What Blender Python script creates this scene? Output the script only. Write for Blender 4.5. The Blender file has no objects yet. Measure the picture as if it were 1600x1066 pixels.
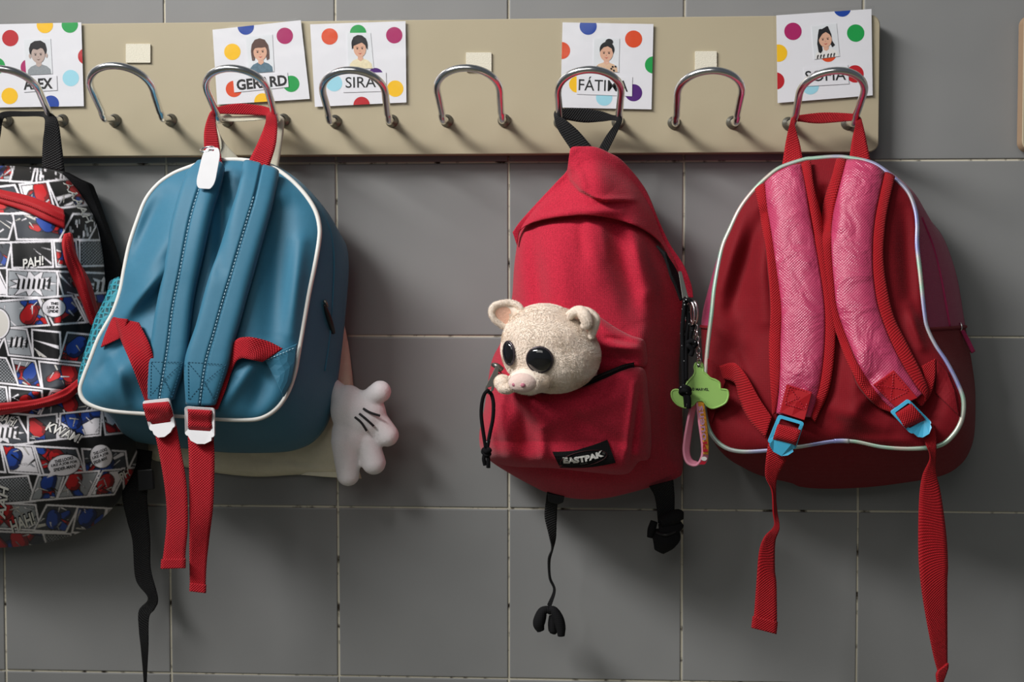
import bpy, bmesh, math, random
import numpy as np
from mathutils import Vector, Matrix

random.seed(7)
rng = np.random.default_rng(7)
scene = bpy.context.scene
COL = scene.collection

# ------------------------------------------------------------------ camera
CAM = np.array([0.2859, -1.5, -0.1455])
YAW, PITCH, FPX = -0.0547, -0.03994, 2035.4
FW = np.array([math.sin(YAW) * math.cos(PITCH), math.cos(YAW) * math.cos(PITCH), math.sin(PITCH)])
RT = np.array([math.cos(YAW), -math.sin(YAW), 0.0])
UP = np.cross(RT, FW)
cd = bpy.data.cameras.new('camera')
cd.sensor_width = 36.0
cd.lens = FPX / 1600 * 36.0
cd.clip_start = 0.01
cam = bpy.data.objects.new('camera', cd)
COL.objects.link(cam)
cam.matrix_world = Matrix(((RT[0], UP[0], -FW[0], CAM[0]), (RT[1], UP[1], -FW[1], CAM[1]),
                           (RT[2], UP[2], -FW[2], CAM[2]), (0, 0, 0, 1)))
scene.camera = cam

# ------------------------------------------------------------------ world, light, exposure
world = bpy.data.worlds.new('world')
scene.world = world
world.use_nodes = True
bg = world.node_tree.nodes['Background']
bg.inputs[0].default_value = (0.80, 0.90, 1.0, 1)
bg.inputs[1].default_value = 0.085

def area_light(name, loc, target, sx, sy, power, color, spread=180):
    l = bpy.data.lights.new(name, 'AREA')
    l.shape = 'RECTANGLE'
    l.size, l.size_y, l.energy, l.color = sx, sy, power, color
    l.spread = math.radians(spread)
    o = bpy.data.objects.new(name, l)
    COL.objects.link(o)
    o.location = loc
    o.rotation_euler = (Vector(target) - Vector(loc)).to_track_quat('-Z', 'Y').to_euler()
    return o

area_light('window_daylight', (-1.35, -1.42, 1.40), (0.36, 0.0, 0.06), 1.35, 0.40, 16.2, (1.0, 0.98, 0.96), 76)
area_light('front_fill_light', (-0.6, -3.4, 1.6), (0.3, 0.0, 0.0), 2.2, 1.6, 23, (1.0, 0.98, 0.92))  # added broad fill standing in for room light; no window known there

vs = scene.view_settings
vs.view_transform = 'Standard'
vs.look = 'None'
vs.gamma = 1.0
vs.use_curve_mapping = False
vs.exposure = 0.0

# ------------------------------------------------------------------ helpers
def PA(px, py, d):
    """pixel of the 1600x1066 frame + distance from the wall (m) -> world points, shape (...,3)"""
    px, py, d = np.broadcast_arrays(np.asarray(px, float), np.asarray(py, float), np.asarray(d, float))
    v = FW + ((px - 800) / FPX)[..., None] * RT + ((533 - py) / FPX)[..., None] * UP
    t = (-d - CAM[1]) / v[..., 1]
    return CAM + v * t[..., None]

def P(px, py, d):
    return Vector(PA(px, py, d))

def to_px(w):
    w = np.asarray(w, float) - CAM
    z = w @ FW
    return 800 + FPX * (w @ RT) / z, 533 - FPX * (w @ UP) / z

def lin(c):
    return tuple(((x / 12.92) if x <= 0.04045 else ((x + 0.055) / 1.055) ** 2.4) for x in c)

def hexc(h):
    return lin(tuple(int(h[i:i + 2], 16) / 255 for i in (0, 2, 4)))

def empty(name, loc, label, cat, group=None):
    o = bpy.data.objects.new(name, None)
    COL.objects.link(o)
    o.empty_display_size = 0.02
    o.location = loc
    o['label'] = label
    o['category'] = cat
    if group:
        o['group'] = group
    return o

def tag(o, label, cat, group=None):
    o['label'] = label
    o['category'] = cat
    if group:
        o['group'] = group
    return o

def root_of(parent):
    while parent is not None and parent.parent is not None:
        parent = parent.parent
    return parent

def mesh_obj(name, verts, faces, mat, parent=None, smooth=True, uvs=None, label=None, loc=None):
    """verts in world coordinates; children keep coordinates relative to their thing's origin"""
    verts = np.asarray(verts, float).reshape(-1, 3)
    me = bpy.data.meshes.new(name)
    r = root_of(parent)
    off = np.array(r.location) if r is not None else (np.array(loc) if loc is not None else np.zeros(3))
    v = verts - off
    if isinstance(faces, np.ndarray):
        nf, k = faces.shape
        me.vertices.add(len(v))
        me.vertices.foreach_set('co', v.astype(np.float32).ravel())
        me.loops.add(nf * k)
        me.loops.foreach_set('vertex_index', faces.astype(np.int32).ravel())
        me.polygons.add(nf)
        me.polygons.foreach_set('loop_start', np.arange(0, nf * k, k, dtype=np.int32))
        me.update(calc_edges=True)
        me.validate()
    else:
        me.from_pydata([tuple(x) for x in v], [], faces)
    if uvs is not None:
        ul = me.uv_layers.new(name='uv')
        idx = np.zeros(len(me.loops), dtype=np.int32)
        me.loops.foreach_get('vertex_index', idx)
        ul.data.foreach_set('uv', np.asarray(uvs, np.float32)[idx].ravel())
    me.polygons.foreach_set('use_smooth', [smooth] * len(me.polygons))
    if mat is not None:
        me.materials.append(mat)
    me.update()
    o = bpy.data.objects.new(name, me)
    COL.objects.link(o)
    if parent is not None:
        o.parent = parent
    elif loc is not None:
        o.location = loc
    if label:
        o['label'] = label
    return o

def fix_normals(o):
    bm = bmesh.new()
    bm.from_mesh(o.data)
    bmesh.ops.recalc_face_normals(bm, faces=bm.faces)
    bm.to_mesh(o.data)
    bm.free()
    return o

def bevel(o, w=0.0006, seg=2, ang=40):
    m = o.modifiers.new('bevel', 'BEVEL')
    m.width, m.segments = w, seg
    m.limit_method = 'ANGLE'
    m.angle_limit = math.radians(ang)
    return o

def catmull(pts, n, closed=False):
    """Catmull-Rom through pts, n samples uniform in index parameter"""
    p = np.asarray(pts, float)
    k = len(p)
    if closed:
        t = np.linspace(0, k, n, endpoint=False)
    else:
        t = np.linspace(0, k - 1, n)
    i = np.floor(t).astype(int)
    if not closed:
        i = np.minimum(i, k - 2)
    f = (t - i)[:, None]
    if closed:
        g = lambda a: p[a % k]
    else:
        q = np.vstack([2 * p[0] - p[1], p, 2 * p[-1] - p[-2]])
        g = lambda a: q[np.clip(a + 1, 0, k + 1)]
    p0, p1, p2, p3 = g(i - 1), g(i), g(i + 1), g(i + 2)
    return 0.5 * (2 * p1 + (p2 - p0) * f + (2 * p0 - 5 * p1 + 4 * p2 - p3) * f ** 2 + (3 * p1 - p0 - 3 * p2 + p3) * f ** 3)

def arclen(pts, n, closed=False, dense=1200):
    c = catmull(pts, dense, closed)
    if closed:
        c = np.vstack([c, c[:1]])
    s = np.concatenate([[0], np.cumsum(np.linalg.norm(np.diff(c, axis=0), axis=1))])
    t = np.linspace(0, s[-1], n, endpoint=not closed)
    return np.stack([np.interp(t, s, c[:, k]) for k in range(c.shape[1])], 1)

def ramp(x, a, b):
    t = np.clip((np.asarray(x, float) - a) / (b - a), 0, 1)
    return t * t * (3 - 2 * t)

def ridges(px, py, rs):
    """sum of soft ridges (x0,y0,x1,y1,width_px,height_m), fading at their ends"""
    out = np.zeros(np.broadcast(px, py).shape)
    for x0, y0, x1, y1, w, h in rs:
        dx, dy = x1 - x0, y1 - y0
        L2 = dx * dx + dy * dy
        t = ((px - x0) * dx + (py - y0) * dy) / L2
        tc = np.clip(t, 0, 1)
        d2 = (px - x0 - tc * dx) ** 2 + (py - y0 - tc * dy) ** 2
        out = out + h * np.exp(-d2 / (w * w)) * (0.35 + 0.65 * np.sin(math.pi * np.clip(tc * 0.8 + 0.1, 0, 1)))
    return out

class Blob:
    """soft panel: star-shaped pixel outline about a centre, depth eased from edge(px,py) to front(px,py)"""
    def __init__(s, outline, center, edge, front, p=4.0, q=0.5, rs=(), n=300, extra=None):
        s.extra = extra
        s.c = np.array(center, float)
        dense = catmull(outline, 1600, True) - s.c
        th = np.unwrap(np.arctan2(dense[:, 1], dense[:, 0]))
        r = np.hypot(dense[:, 0], dense[:, 1])
        if th[-1] < th[0]:
            th, r = th[::-1], r[::-1]
        o = np.argsort(np.mod(th, 2 * math.pi))
        s.th, s.r = np.mod(th, 2 * math.pi)[o], r[o]
        s.edge, s.front, s.p, s.q, s.rs, s.n = edge, front, p, q, rs, n
        # sample angles with equal arc length along the outline
        ol = arclen(outline, n, True) - s.c
        a = np.sort(np.mod(np.arctan2(ol[:, 1], ol[:, 0]), 2 * math.pi))
        s.ang = a
    def R(s, th):
        return np.interp(np.mod(th, 2 * math.pi), s.th, s.r, period=2 * math.pi)
    def rr(s, px, py):
        dx, dy = px - s.c[0], py - s.c[1]
        return np.clip(np.hypot(dx, dy) / s.R(np.arctan2(dy, dx)), 0, 1)
    def depth(s, px, py):
        px, py = np.asarray(px, float), np.asarray(py, float)
        r = s.rr(px, py)
        e, f = s.edge(px, py), s.front(px, py)
        d = e + (f - e) * np.clip(1 - r ** s.p, 0, 1) ** s.q
        if len(s.rs):
            d = d + ridges(px, py, s.rs) * (1 - r ** 10)
        if s.extra is not None:
            d = d + s.extra(px, py) * (1 - r ** 14)
        return d
    def outline(s):
        R = s.R(s.ang)
        return s.c[0] + R * np.cos(s.ang), s.c[1] + R * np.sin(s.ang)
    def grid(s, rings):
        R = s.R(s.ang)
        # denser rings near the rim
        k = 1 - (1 - np.linspace(0, 1, rings + 1)[1:]) ** 1.35
        px = s.c[0] + k[:, None] * (R * np.cos(s.ang))[None]
        py = s.c[1] + k[:, None] * (R * np.sin(s.ang))[None]
        return px, py
    def front_mesh(s, rings=60):
        px, py = s.grid(rings)
        d = s.depth(px, py)
        W = PA(px, py, d)
        c = PA(s.c[0], s.c[1], s.depth(s.c[0], s.c[1]))
        return W, c, px, py

def ring_faces(nr, n, base=0):
    """quads between nr rings of n verts"""
    a = np.arange(n)
    b = (a + 1) % n
    f = []
    for k in range(nr - 1):
        f.append(np.stack([base + k * n + a, base + k * n + b, base + (k + 1) * n + b, base + (k + 1) * n + a], 1))
    return np.vstack(f)

def closed_shell(rings, c0, c1):
    """rings: (nr,n,3) from front to back, closed by poles c0,c1 -> verts, face list"""
    nr, n = rings.shape[:2]
    v = np.vstack([rings.reshape(-1, 3), c0[None], c1[None]])
    f = ring_faces(nr, n).tolist()
    i0, i1 = nr * n, nr * n + 1
    for a in range(n):
        b = (a + 1) % n
        f.append((i0, b, a))
        f.append((i1, (nr - 1) * n + a, (nr - 1) * n + b))
    return v, f

def blob_body(name, blob, back_depth, mat, parent, rings=60, label=None):
    """front of the blob closed by a shallow back at back_depth(px,py)"""
    W, c, px, py = blob.front_mesh(rings)
    R = []
    ex, ey = px[-1], py[-1]
    for k in np.linspace(0, 1, 12)[1:]:
        r = math.cos(k * math.pi / 2) ** 0.35 if k < 1 else 0.02
        qx = blob.c[0] + (ex - blob.c[0]) * r
        qy = blob.c[1] + (ey - blob.c[1]) * r
        e = blob.edge(ex, ey)
        d = e + (back_depth(qx, qy) - e) * math.sin(k * math.pi / 2) ** 0.7
        R.append(PA(qx, qy, d))
    allr = np.concatenate([W, np.array(R)])
    cb = PA(blob.c[0], blob.c[1], back_depth(blob.c[0], blob.c[1]))
    v, f = closed_shell(allr, c, cb)
    o = mesh_obj(name, v, f, mat, parent, label=label)
    return fix_normals(o)

def gusset(name, blobF, outB_px, cB, dB, mat, parent, bulge=0.01, steps=14, sel=None, dF_off=0.0, push=None):
    """side wall of a bag from the front panel's rim to a rear outline (pixels at depth dB) and closed at the back"""
    fx, fy = blobF.outline()
    WF = PA(fx, fy, blobF.edge(fx, fy) + dF_off)
    bb = Blob(outB_px, cB, lambda a, b: a * 0, lambda a, b: a * 0)
    ang = np.arctan2(fy - blobF.c[1], fx - blobF.c[0])
    R = bb.R(ang)
    bx, by = cB[0] + R * np.cos(ang), cB[1] + R * np.sin(ang)
    WB = PA(bx, by, dB(bx, by))
    cen = WF.mean(0)
    nrm = (WF + WB) / 2 - cen
    nrm[:, 1] = 0
    nrm /= np.linalg.norm(nrm, axis=1)[:, None]
    rings = []
    for s in np.linspace(0, 1, steps):
        w = WF * (1 - s) + WB * s + nrm * bulge * math.sin(math.pi * min(1, s * 1.02))
        rings.append(w)
    cb = WB.mean(0) + np.array([0, 0.006, 0])
    for k in (0.97, 0.9, 0.6, 0.2):
        w = cb + (WB - cb) * k
        w[:, 1] += 0.004 * (1 - k) ** 0.3
        rings.append(w)
    rings = np.array(rings)
    nr, n = rings.shape[:2]
    f = ring_faces(nr, n).tolist()
    i1 = nr * n
    for a in range(n):
        f.append((i1, (nr - 1) * n + a, (nr - 1) * n + (a + 1) % n))
    v = np.vstack([rings.reshape(-1, 3), cb[None]])
    o = mesh_obj(name, v, f, mat, parent)
    return o, rings

def tube(name, pts, rad, mat, parent=None, seg=10, closed=False, n=None, label=None, loc=None, caps=True):
    """round tube through world points (smoothed when n is given); rad scalar or per-point list"""
    p = np.asarray(pts, float)
    rad = np.full(len(p), rad) if np.isscalar(rad) else np.asarray(rad, float)
    if n:
        q = catmull(np.hstack([p, rad[:, None]]), n, closed)
        p, rad = q[:, :3], q[:, 3]
    k = len(p)
    t = np.roll(p, -1, 0) - np.roll(p, 1, 0)
    if not closed:
        t[0], t[-1] = p[1] - p[0], p[-1] - p[-2]
    t /= np.linalg.norm(t, axis=1)[:, None] + 1e-12
    ref = np.array([0, -1.0, 0]) if abs(t[0][1]) < 0.9 else np.array([0, 0, 1.0])
    u = ref - t[0] * (ref @ t[0])
    u /= np.linalg.norm(u)
    ring = []
    for i in range(k):
        u = u - t[i] * (u @ t[i])
        u /= np.linalg.norm(u) + 1e-12
        w = np.cross(t[i], u)
        a = np.linspace(0, 2 * math.pi, seg, endpoint=False)
        ring.append(p[i] + rad[i] * (np.cos(a)[:, None] * u + np.sin(a)[:, None] * w))
    v = np.array(ring).reshape(-1, 3)
    f = ring_faces(k, seg).tolist()
    if closed:
        a0 = (k - 1) * seg
        # best twist match between last and first ring
        last, first = v[a0:a0 + seg], v[:seg]
        sh = min(range(seg), key=lambda s: np.linalg.norm(np.roll(first, -s, 0) - last))
        for a in range(seg):
            b = (a + 1) % seg
            f.append((a0 + a, a0 + b, (b + sh) % seg, (a + sh) % seg))
    elif caps:
        f.append(tuple(range(seg))[::-1])
        f.append(tuple(range((k - 1) * seg, k * seg)))
    uv = np.zeros((len(v), 2))
    s = np.concatenate([[0], np.cumsum(np.linalg.norm(np.diff(p, axis=0), axis=1))])
    uv[:, 1] = np.repeat(s, seg)
    uv[:, 0] = np.tile(np.linspace(0, 1, seg), k)
    return mesh_obj(name, v, f, mat, parent, uvs=uv, label=label, loc=loc)

def ribbon(name, L, R, mat, parent, th=0.0014, n=60, nu=7, puff=0.0, pp=4.0, surf=None, off=0.0, prof=None, label=None, flat=False):
    """strap between two traced edges; points are (px,py,d) or (px,py) lying on surf"""
    L, R = np.asarray(L, float), np.asarray(R, float)
    L, R = catmull(L, n), catmull(R, n)
    u = np.linspace(0, 1, nu)
    G = L[:, None, :] * (1 - u)[None, :, None] + R[:, None, :] * u[None, :, None]
    if G.shape[2] == 3:
        d = G[..., 2]
    else:
        d = surf(G[..., 0], G[..., 1]) + off
    W = PA(G[..., 0], G[..., 1], d)
    mid = W[:, nu // 2]
    t = np.gradient(mid, axis=0)
    a = W[:, -1] - W[:, 0]
    nn = np.cross(a, t)
    nn /= np.linalg.norm(nn, axis=1)[:, None] + 1e-12
    if nn[0][1] > 0:
        nn = -nn
    for i in range(1, n):
        if nn[i] @ nn[i - 1] < 0:
            nn[i] = -nn[i]
    if flat:
        nn[:] = (0, -1, 0)
    x = 2 * u - 1
    h = th / 2 + puff * (1 - np.abs(x) ** pp)
    if prof is not None:
        h = h + prof(u)
    top = W + nn[:, None, :] * h[None, :, None]
    bot = W - nn[:, None, :] * (th / 2)
    v = np.vstack([top.reshape(-1, 3), bot.reshape(-1, 3)])
    s = np.concatenate([[0], np.cumsum(np.linalg.norm(np.diff(mid, axis=0), axis=1))])
    wd = np.linalg.norm(a, axis=1).mean()
    uv1 = np.stack([np.tile(u * wd, n), np.repeat(s, nu)], 1)
    uv = np.vstack([uv1, uv1])
    f = []
    N = n * nu
    for i in range(n - 1):
        for j in range(nu - 1):
            q = i * nu + j
            f.append((q, q + 1, q + nu + 1, q + nu))
            f.append((N + q, N + q + nu, N + q + nu + 1, N + q + 1))
        q = i * nu
        f.append((q, q + nu, N + q + nu, N + q))
        q = i * nu + nu - 1
        f.append((q, N + q, N + q + nu, q + nu))
    for i in (0, n - 1):
        for j in range(nu - 1):
            q = i * nu + j
            f.append((q, N + q, N + q + 1, q + 1))
    o = mesh_obj(name, v, f, mat, parent, uvs=uv, label=label)
    return fix_normals(o)

def plate(name, loops, dfn, th, mat, parent=None, label=None, smooth=False, loc=None, bev=0.0, sub=None):
    """flat or bent plate from pixel loops (first the outline, then holes); front face at depth dfn, thickness th"""
    if not callable(dfn):
        dv = dfn
        dfn = lambda a, b: np.full(np.shape(a), dv)
    bm = bmesh.new()
    for lp in loops:
        vs_ = [bm.verts.new((x, -y, 0)) for x, y in lp]
        for i in range(len(vs_)):
            bm.edges.new((vs_[i], vs_[(i + 1) % len(vs_)]))
    bmesh.ops.triangle_fill(bm, use_beauty=True, use_dissolve=False, edges=bm.edges[:])
    if sub:
        for _ in range(sub):
            bmesh.ops.subdivide_edges(bm, edges=bm.edges[:], cuts=1, use_grid_fill=True)
    bm.verts.ensure_lookup_table()
    bm.verts.index_update()
    co = np.array([(v.co.x, -v.co.y) for v in bm.verts])
    faces = [tuple(v.index for v in f.verts) for f in bm.faces]
    bnd = [(e.verts[0].index, e.verts[1].index) for e in bm.edges if len(e.link_faces) == 1]
    bm.free()
    d = dfn(co[:, 0], co[:, 1])
    top = PA(co[:, 0], co[:, 1], d)
    n = len(top)
    if th <= 0:
        o = mesh_obj(name, top, faces, mat, parent, smooth=smooth, label=label, loc=loc)
        return o
    bot = top + np.array([0, th, 0])
    f = list(faces) + [tuple(n + i for i in reversed(q)) for q in faces]
    f += [(a, b, n + b, n + a) for a, b in bnd]
    o = mesh_obj(name, np.vstack([top, bot]), f, mat, parent, smooth=smooth, label=label, loc=loc)
    fix_normals(o)
    if bev:
        bevel(o, bev)
    return o

def text_geo(s, bold=0.0, shear=0.0):
    cu = bpy.data.curves.new('lettering_curve', 'FONT')
    cu.body = s
    cu.size = 1.0
    cu.offset = bold
    cu.shear = shear
    cu.resolution_u = 3
    to = bpy.data.objects.new('lettering_tmp', cu)
    COL.objects.link(to)
    bpy.context.view_layer.update()
    me = to.to_mesh()
    v = np.array([x.co[:2] for x in me.vertices])
    f = [tuple(p.vertices) for p in me.polygons]
    to.to_mesh_clear()
    bpy.data.objects.remove(to)
    bpy.data.curves.remove(cu)
    v = v - v.min(0)
    return v, f

def lettering(name, s, p0, p1, height, dfn, mat, parent, bold=0.02, shear=0.0, arc=0.0, label=None, vs_dir=None):
    """text whose baseline runs from pixel p0 to p1, cap height in pixels, printed just above depth dfn"""
    v, f = text_geo(s, bold, shear)
    w, h = v.max(0)
    if not callable(dfn):
        dv = dfn
        dfn = lambda a, b: np.full(np.shape(a), dv)
    p0, p1 = np.array(p0, float), np.array(p1, float)
    ax = (p1 - p0) / w
    L = np.linalg.norm(p1 - p0)
    ay = np.array([(p1 - p0)[1], -(p1 - p0)[0]]) / L * (height / h)
    q = p0 + v[:, :1] * ax + v[:, 1:] * ay
    if arc:
        t = v[:, 0] / w
        q = q + (ay / np.linalg.norm(ay))[None] * (arc * 4 * t * (1 - t))[:, None]
    W = PA(q[:, 0], q[:, 1], dfn(q[:, 0], q[:, 1]))
    return mesh_obj(name, W, f, mat, parent, smooth=False, label=label)

def clip_poly(poly, quad):
    """convex clip of poly by quad (both lists of px points)"""
    out = [tuple(p) for p in poly]
    area = sum(quad[i][0] * quad[(i + 1) % 4][1] - quad[(i + 1) % 4][0] * quad[i][1] for i in range(4))
    sg = 1 if area > 0 else -1
    for i in range(4):
        a, b = quad[i], quad[(i + 1) % 4]
        side = lambda p: sg * ((b[0] - a[0]) * (p[1] - a[1]) - (b[1] - a[1]) * (p[0] - a[0]))
        res = []
        for k in range(len(out)):
            p, q = out[k], out[(k + 1) % len(out)]
            sp, sq = side(p), side(q)
            if sp >= 0:
                res.append(p)
            if sp * sq < 0:
                t = sp / (sp - sq)
                res.append((p[0] + t * (q[0] - p[0]), p[1] + t * (q[1] - p[1])))
        out = res
        if not out:
            return []
    return out

def circle(cx, cy, rx, ry=None, n=36, a0=0.0, a1=360.0, rot=0.0):
    ry = rx if ry is None else ry
    a = np.radians(np.linspace(a0, a1, n, endpoint=(a1 - a0) < 360))
    x, y = rx * np.cos(a), ry * np.sin(a)
    c, s = math.cos(math.radians(rot)), math.sin(math.radians(rot))
    return [(cx + X * c - Y * s, cy + X * s + Y * c) for X, Y in zip(x, y)]

def rrect(x0, y0, x1, y1, r, n=6):
    pts = []
    for cx, cy, a in ((x1 - r, y0 + r, -90), (x1 - r, y1 - r, 0), (x0 + r, y1 - r, 90), (x0 + r, y0 + r, 180)):
        for k in range(n + 1):
            t = math.radians(a + 90 * k / n)
            pts.append((cx + r * math.cos(t), cy + r * math.sin(t)))
    return pts

def quad_map(quad):
    """(u,v) in the unit square (v down) -> px inside a pixel quad TL,TR,BR,BL"""
    q = [np.array(p, float) for p in quad]
    return lambda u, v: tuple((1 - u) * (1 - v) * q[0] + u * (1 - v) * q[1] + u * v * q[2] + (1 - u) * v * q[3])

def fused(name, parts, voxel, mat, parent, smooth_it=6, label=None, loc=None, disp=None):
    """one continuous skin over overlapping ellipsoids / capsules; parts = (center, radii, rot_matrix or None)"""
    bm = bmesh.new()
    for c, r, m in parts:
        M = Matrix.Translation(Vector(c)) @ ((m.to_4x4() if m is not None else Matrix.Identity(4))) @ Matrix.Diagonal((r[0], r[1], r[2], 1))
        bmesh.ops.create_uvsphere(bm, u_segments=28, v_segments=18, radius=1.0, matrix=M)
    me = bpy.data.meshes.new(name + '_src')
    bm.to_mesh(me)
    bm.free()
    o = bpy.data.objects.new(name + '_src', me)
    COL.objects.link(o)
    m = o.modifiers.new('r', 'REMESH')
    m.mode = 'VOXEL'
    m.voxel_size = voxel
    if smooth_it:
        s = o.modifiers.new('s', 'SMOOTH')
        s.iterations = smooth_it
        s.factor = 0.5
    dg = bpy.context.evaluated_depsgraph_get()
    dg.update()
    ev = o.evaluated_get(dg)
    em = ev.to_mesh()
    v = np.array([x.co[:] for x in em.vertices])
    f = [tuple(p.vertices) for p in em.polygons]
    ev.to_mesh_clear()
    bpy.data.objects.remove(o)
    bpy.data.meshes.remove(me)
    if disp is not None:
        v = disp(v)
    return mesh_obj(name, v, f, mat, parent, label=label, loc=loc)

def ellipsoid(name, c, r, mat, parent, rot=None, seg=32, label=None):
    bm = bmesh.new()
    M = Matrix.Translation(Vector(c)) @ ((rot.to_4x4() if rot is not None else Matrix.Identity(4))) @ Matrix.Diagonal((r[0], r[1], r[2], 1))
    bmesh.ops.create_uvsphere(bm, u_segments=seg, v_segments=seg // 2, radius=1.0, matrix=M)
    bm.verts.index_update()
    v = [tuple(x.co) for x in bm.verts]
    f = [tuple(x.index for x in q.verts) for q in bm.faces]
    bm.free()
    return mesh_obj(name, v, f, mat, parent, label=label)

def dashes(name, pts_px, dfn, mat, parent, dash=3.0, gap=2.2, w=0.0005, off=0.0006):
    """row of small raised stitches along a pixel path lying on dfn"""
    p = arclen(np.asarray(pts_px, float), 400)
    s = np.concatenate([[0], np.cumsum(np.linalg.norm(np.diff(p, axis=0), axis=1))])
    V, F = [], []
    t = 0.0
    while t + dash < s[-1]:
        a = np.array([np.interp(t, s, p[:, 0]), np.interp(t, s, p[:, 1])])
        b = np.array([np.interp(t + dash, s, p[:, 0]), np.interp(t + dash, s, p[:, 1])])
        A, B = PA(a[0], a[1], dfn(a[0], a[1]) + off), PA(b[0], b[1], dfn(b[0], b[1]) + off)
        dr = (B - A) / (np.linalg.norm(B - A) + 1e-9)
        sd = np.cross(dr, [0, -1, 0]) * w
        up = np.array([0, -1, 0]) * w * 0.8
        k = len(V)
        V += [A - sd, A + sd, B + sd, B - sd, A + up + dr * w, B + up - dr * w]
        F += [(k, k + 4, k + 5, k + 3), (k + 1, k + 2, k + 5, k + 4), (k, k + 1, k + 4), (k + 2, k + 3, k + 5)]
        t += dash + gap
    return mesh_obj(name, V, F, mat, parent, smooth=False)

# ------------------------------------------------------------------ materials (all node based)
def base_mat(name, color, rough=0.6, metal=0.0, spec=0.4, sheen=0.0, coat=0.0):
    m = bpy.data.materials.new(name)
    m.use_nodes = True
    b = m.node_tree.nodes['Principled BSDF']
    b.inputs['Base Color'].default_value = (*color, 1)
    b.inputs['Roughness'].default_value = rough
    b.inputs['Metallic'].default_value = metal
    b.inputs['Specular IOR Level'].default_value = spec
    b.inputs['Sheen Weight'].default_value = sheen
    b.inputs['Coat Weight'].default_value = coat
    return m, m.node_tree, b

def nd(nt, t, **kw):
    n = nt.nodes.new(t)
    for k, v in kw.items():
        setattr(n, k, v)
    return n

def vary(nt, b, color, amt, scale, coord='Object', detail=4):
    """noise-driven small colour variation"""
    tc = nd(nt, 'ShaderNodeTexCoord')
    no = nd(nt, 'ShaderNodeTexNoise')
    no.inputs['Scale'].default_value = scale
    no.inputs['Detail'].default_value = detail
    nt.links.new(tc.outputs[coord], no.inputs['Vector'])
    mx = nd(nt, 'ShaderNodeMix', data_type='RGBA')
    mx.inputs[6].default_value = (*[c * (1 - amt) for c in color], 1)
    mx.inputs[7].default_value = (*[min(1, c * (1 + amt)) for c in color], 1)
    nt.links.new(no.outputs[0], mx.inputs[0])
    nt.links.new(mx.outputs[2], b.inputs['Base Color'])
    return tc, no, mx

def add_bump(nt, b, src, strength, dist):
    bp = nd(nt, 'ShaderNodeBump')
    bp.inputs['Strength'].default_value = strength
    bp.inputs['Distance'].default_value = dist
    nt.links.new(src, bp.inputs['Height'])
    old = b.inputs['Normal'].links
    if old:
        nt.links.new(old[0].from_socket, bp.inputs['Normal'])
    nt.links.new(bp.outputs[0], b.inputs['Normal'])
    return bp

def fabric(name, color, rough=0.8, weave=900, bump=0.35, sheen=0.25, amt=0.10, wrinkle=0.0, spec=0.25, diag=False, nscale=160):
    """woven cloth: crossing fine threads in object space plus optional soft creases"""
    m, nt, b = base_mat(name, color, rough, 0, spec, sheen)
    tc, no, mx = vary(nt, b, color, amt, nscale)
    mp = nd(nt, 'ShaderNodeMapping')
    if diag:
        mp.inputs['Rotation'].default_value = (0, math.radians(45), 0)
    nt.links.new(tc.outputs['Object'], mp.inputs['Vector'])
    w1 = nd(nt, 'ShaderNodeTexWave', wave_type='BANDS', bands_direction='X')
    w2 = nd(nt, 'ShaderNodeTexWave', wave_type='BANDS', bands_direction='Z')
    for w in (w1, w2):
        w.inputs['Scale'].default_value = weave / (2 * math.pi) * 1.0
        w.inputs['Distortion'].default_value = 0.6
        w.inputs['Detail'].default_value = 1.0
        nt.links.new(mp.outputs[0], w.inputs['Vector'])
    mm = nd(nt, 'ShaderNodeMath', operation='MAXIMUM')
    nt.links.new(w1.outputs['Fac'], mm.inputs[0])
    nt.links.new(w2.outputs['Fac'], mm.inputs[1])
    add_bump(nt, b, mm.outputs[0], bump, 0.0006)
    if wrinkle:
        n2 = nd(nt, 'ShaderNodeTexNoise')
        n2.inputs['Scale'].default_value = 28
        n2.inputs['Detail'].default_value = 3
        n2.inputs['Distortion'].default_value = 0.8
        nt.links.new(tc.outputs['Object'], n2.inputs['Vector'])
        add_bump(nt, b, n2.outputs[0], wrinkle, 0.006)
    return m

def webbing(name, color, rough=0.65, pitch=0.0027, bump=0.8, sheen=0.03):
    """ribbed strap weave along the strap's own UV (metres)"""
    m, nt, b = base_mat(name, color, rough, 0, 0.3, sheen)
    tc, no, mx = vary(nt, b, color, 0.12, 300)
    sep = nd(nt, 'ShaderNodeSeparateXYZ')
    nt.links.new(tc.outputs['UV'], sep.inputs[0])
    outs = []
    for i, k in ((0, 1.0), (1, 1.0)):
        a = nd(nt, 'ShaderNodeMath', operation='MULTIPLY')
        a.inputs[1].default_value = 2 * math.pi / pitch * k
        nt.links.new(sep.outputs[i], a.inputs[0])
        s = nd(nt, 'ShaderNodeMath', operation='SINE')
        nt.links.new(a.outputs[0], s.inputs[0])
        outs.append(s)
    mm = nd(nt, 'ShaderNodeMath', operation='MULTIPLY')
    nt.links.new(outs[0].outputs[0], mm.inputs[0])
    nt.links.new(outs[1].outputs[0], mm.inputs[1])
    add_bump(nt, b, mm.outputs[0], bump, 0.0006)
    # threads a touch darker in the gaps
    mr = nd(nt, 'ShaderNodeMapRange')
    mr.inputs[1].default_value, mr.inputs[2].default_value = -1, 1
    mr.inputs[3].default_value, mr.inputs[4].default_value = 0.62, 1.22
    nt.links.new(mm.outputs[0], mr.inputs[0])
    mul = nd(nt, 'ShaderNodeVectorMath', operation='SCALE')
    nt.links.new(mx.outputs[2], mul.inputs[0])
    nt.links.new(mr.outputs[0], mul.inputs['Scale'])
    nt.links.new(mul.outputs[0], b.inputs['Base Color'])
    return m

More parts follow.
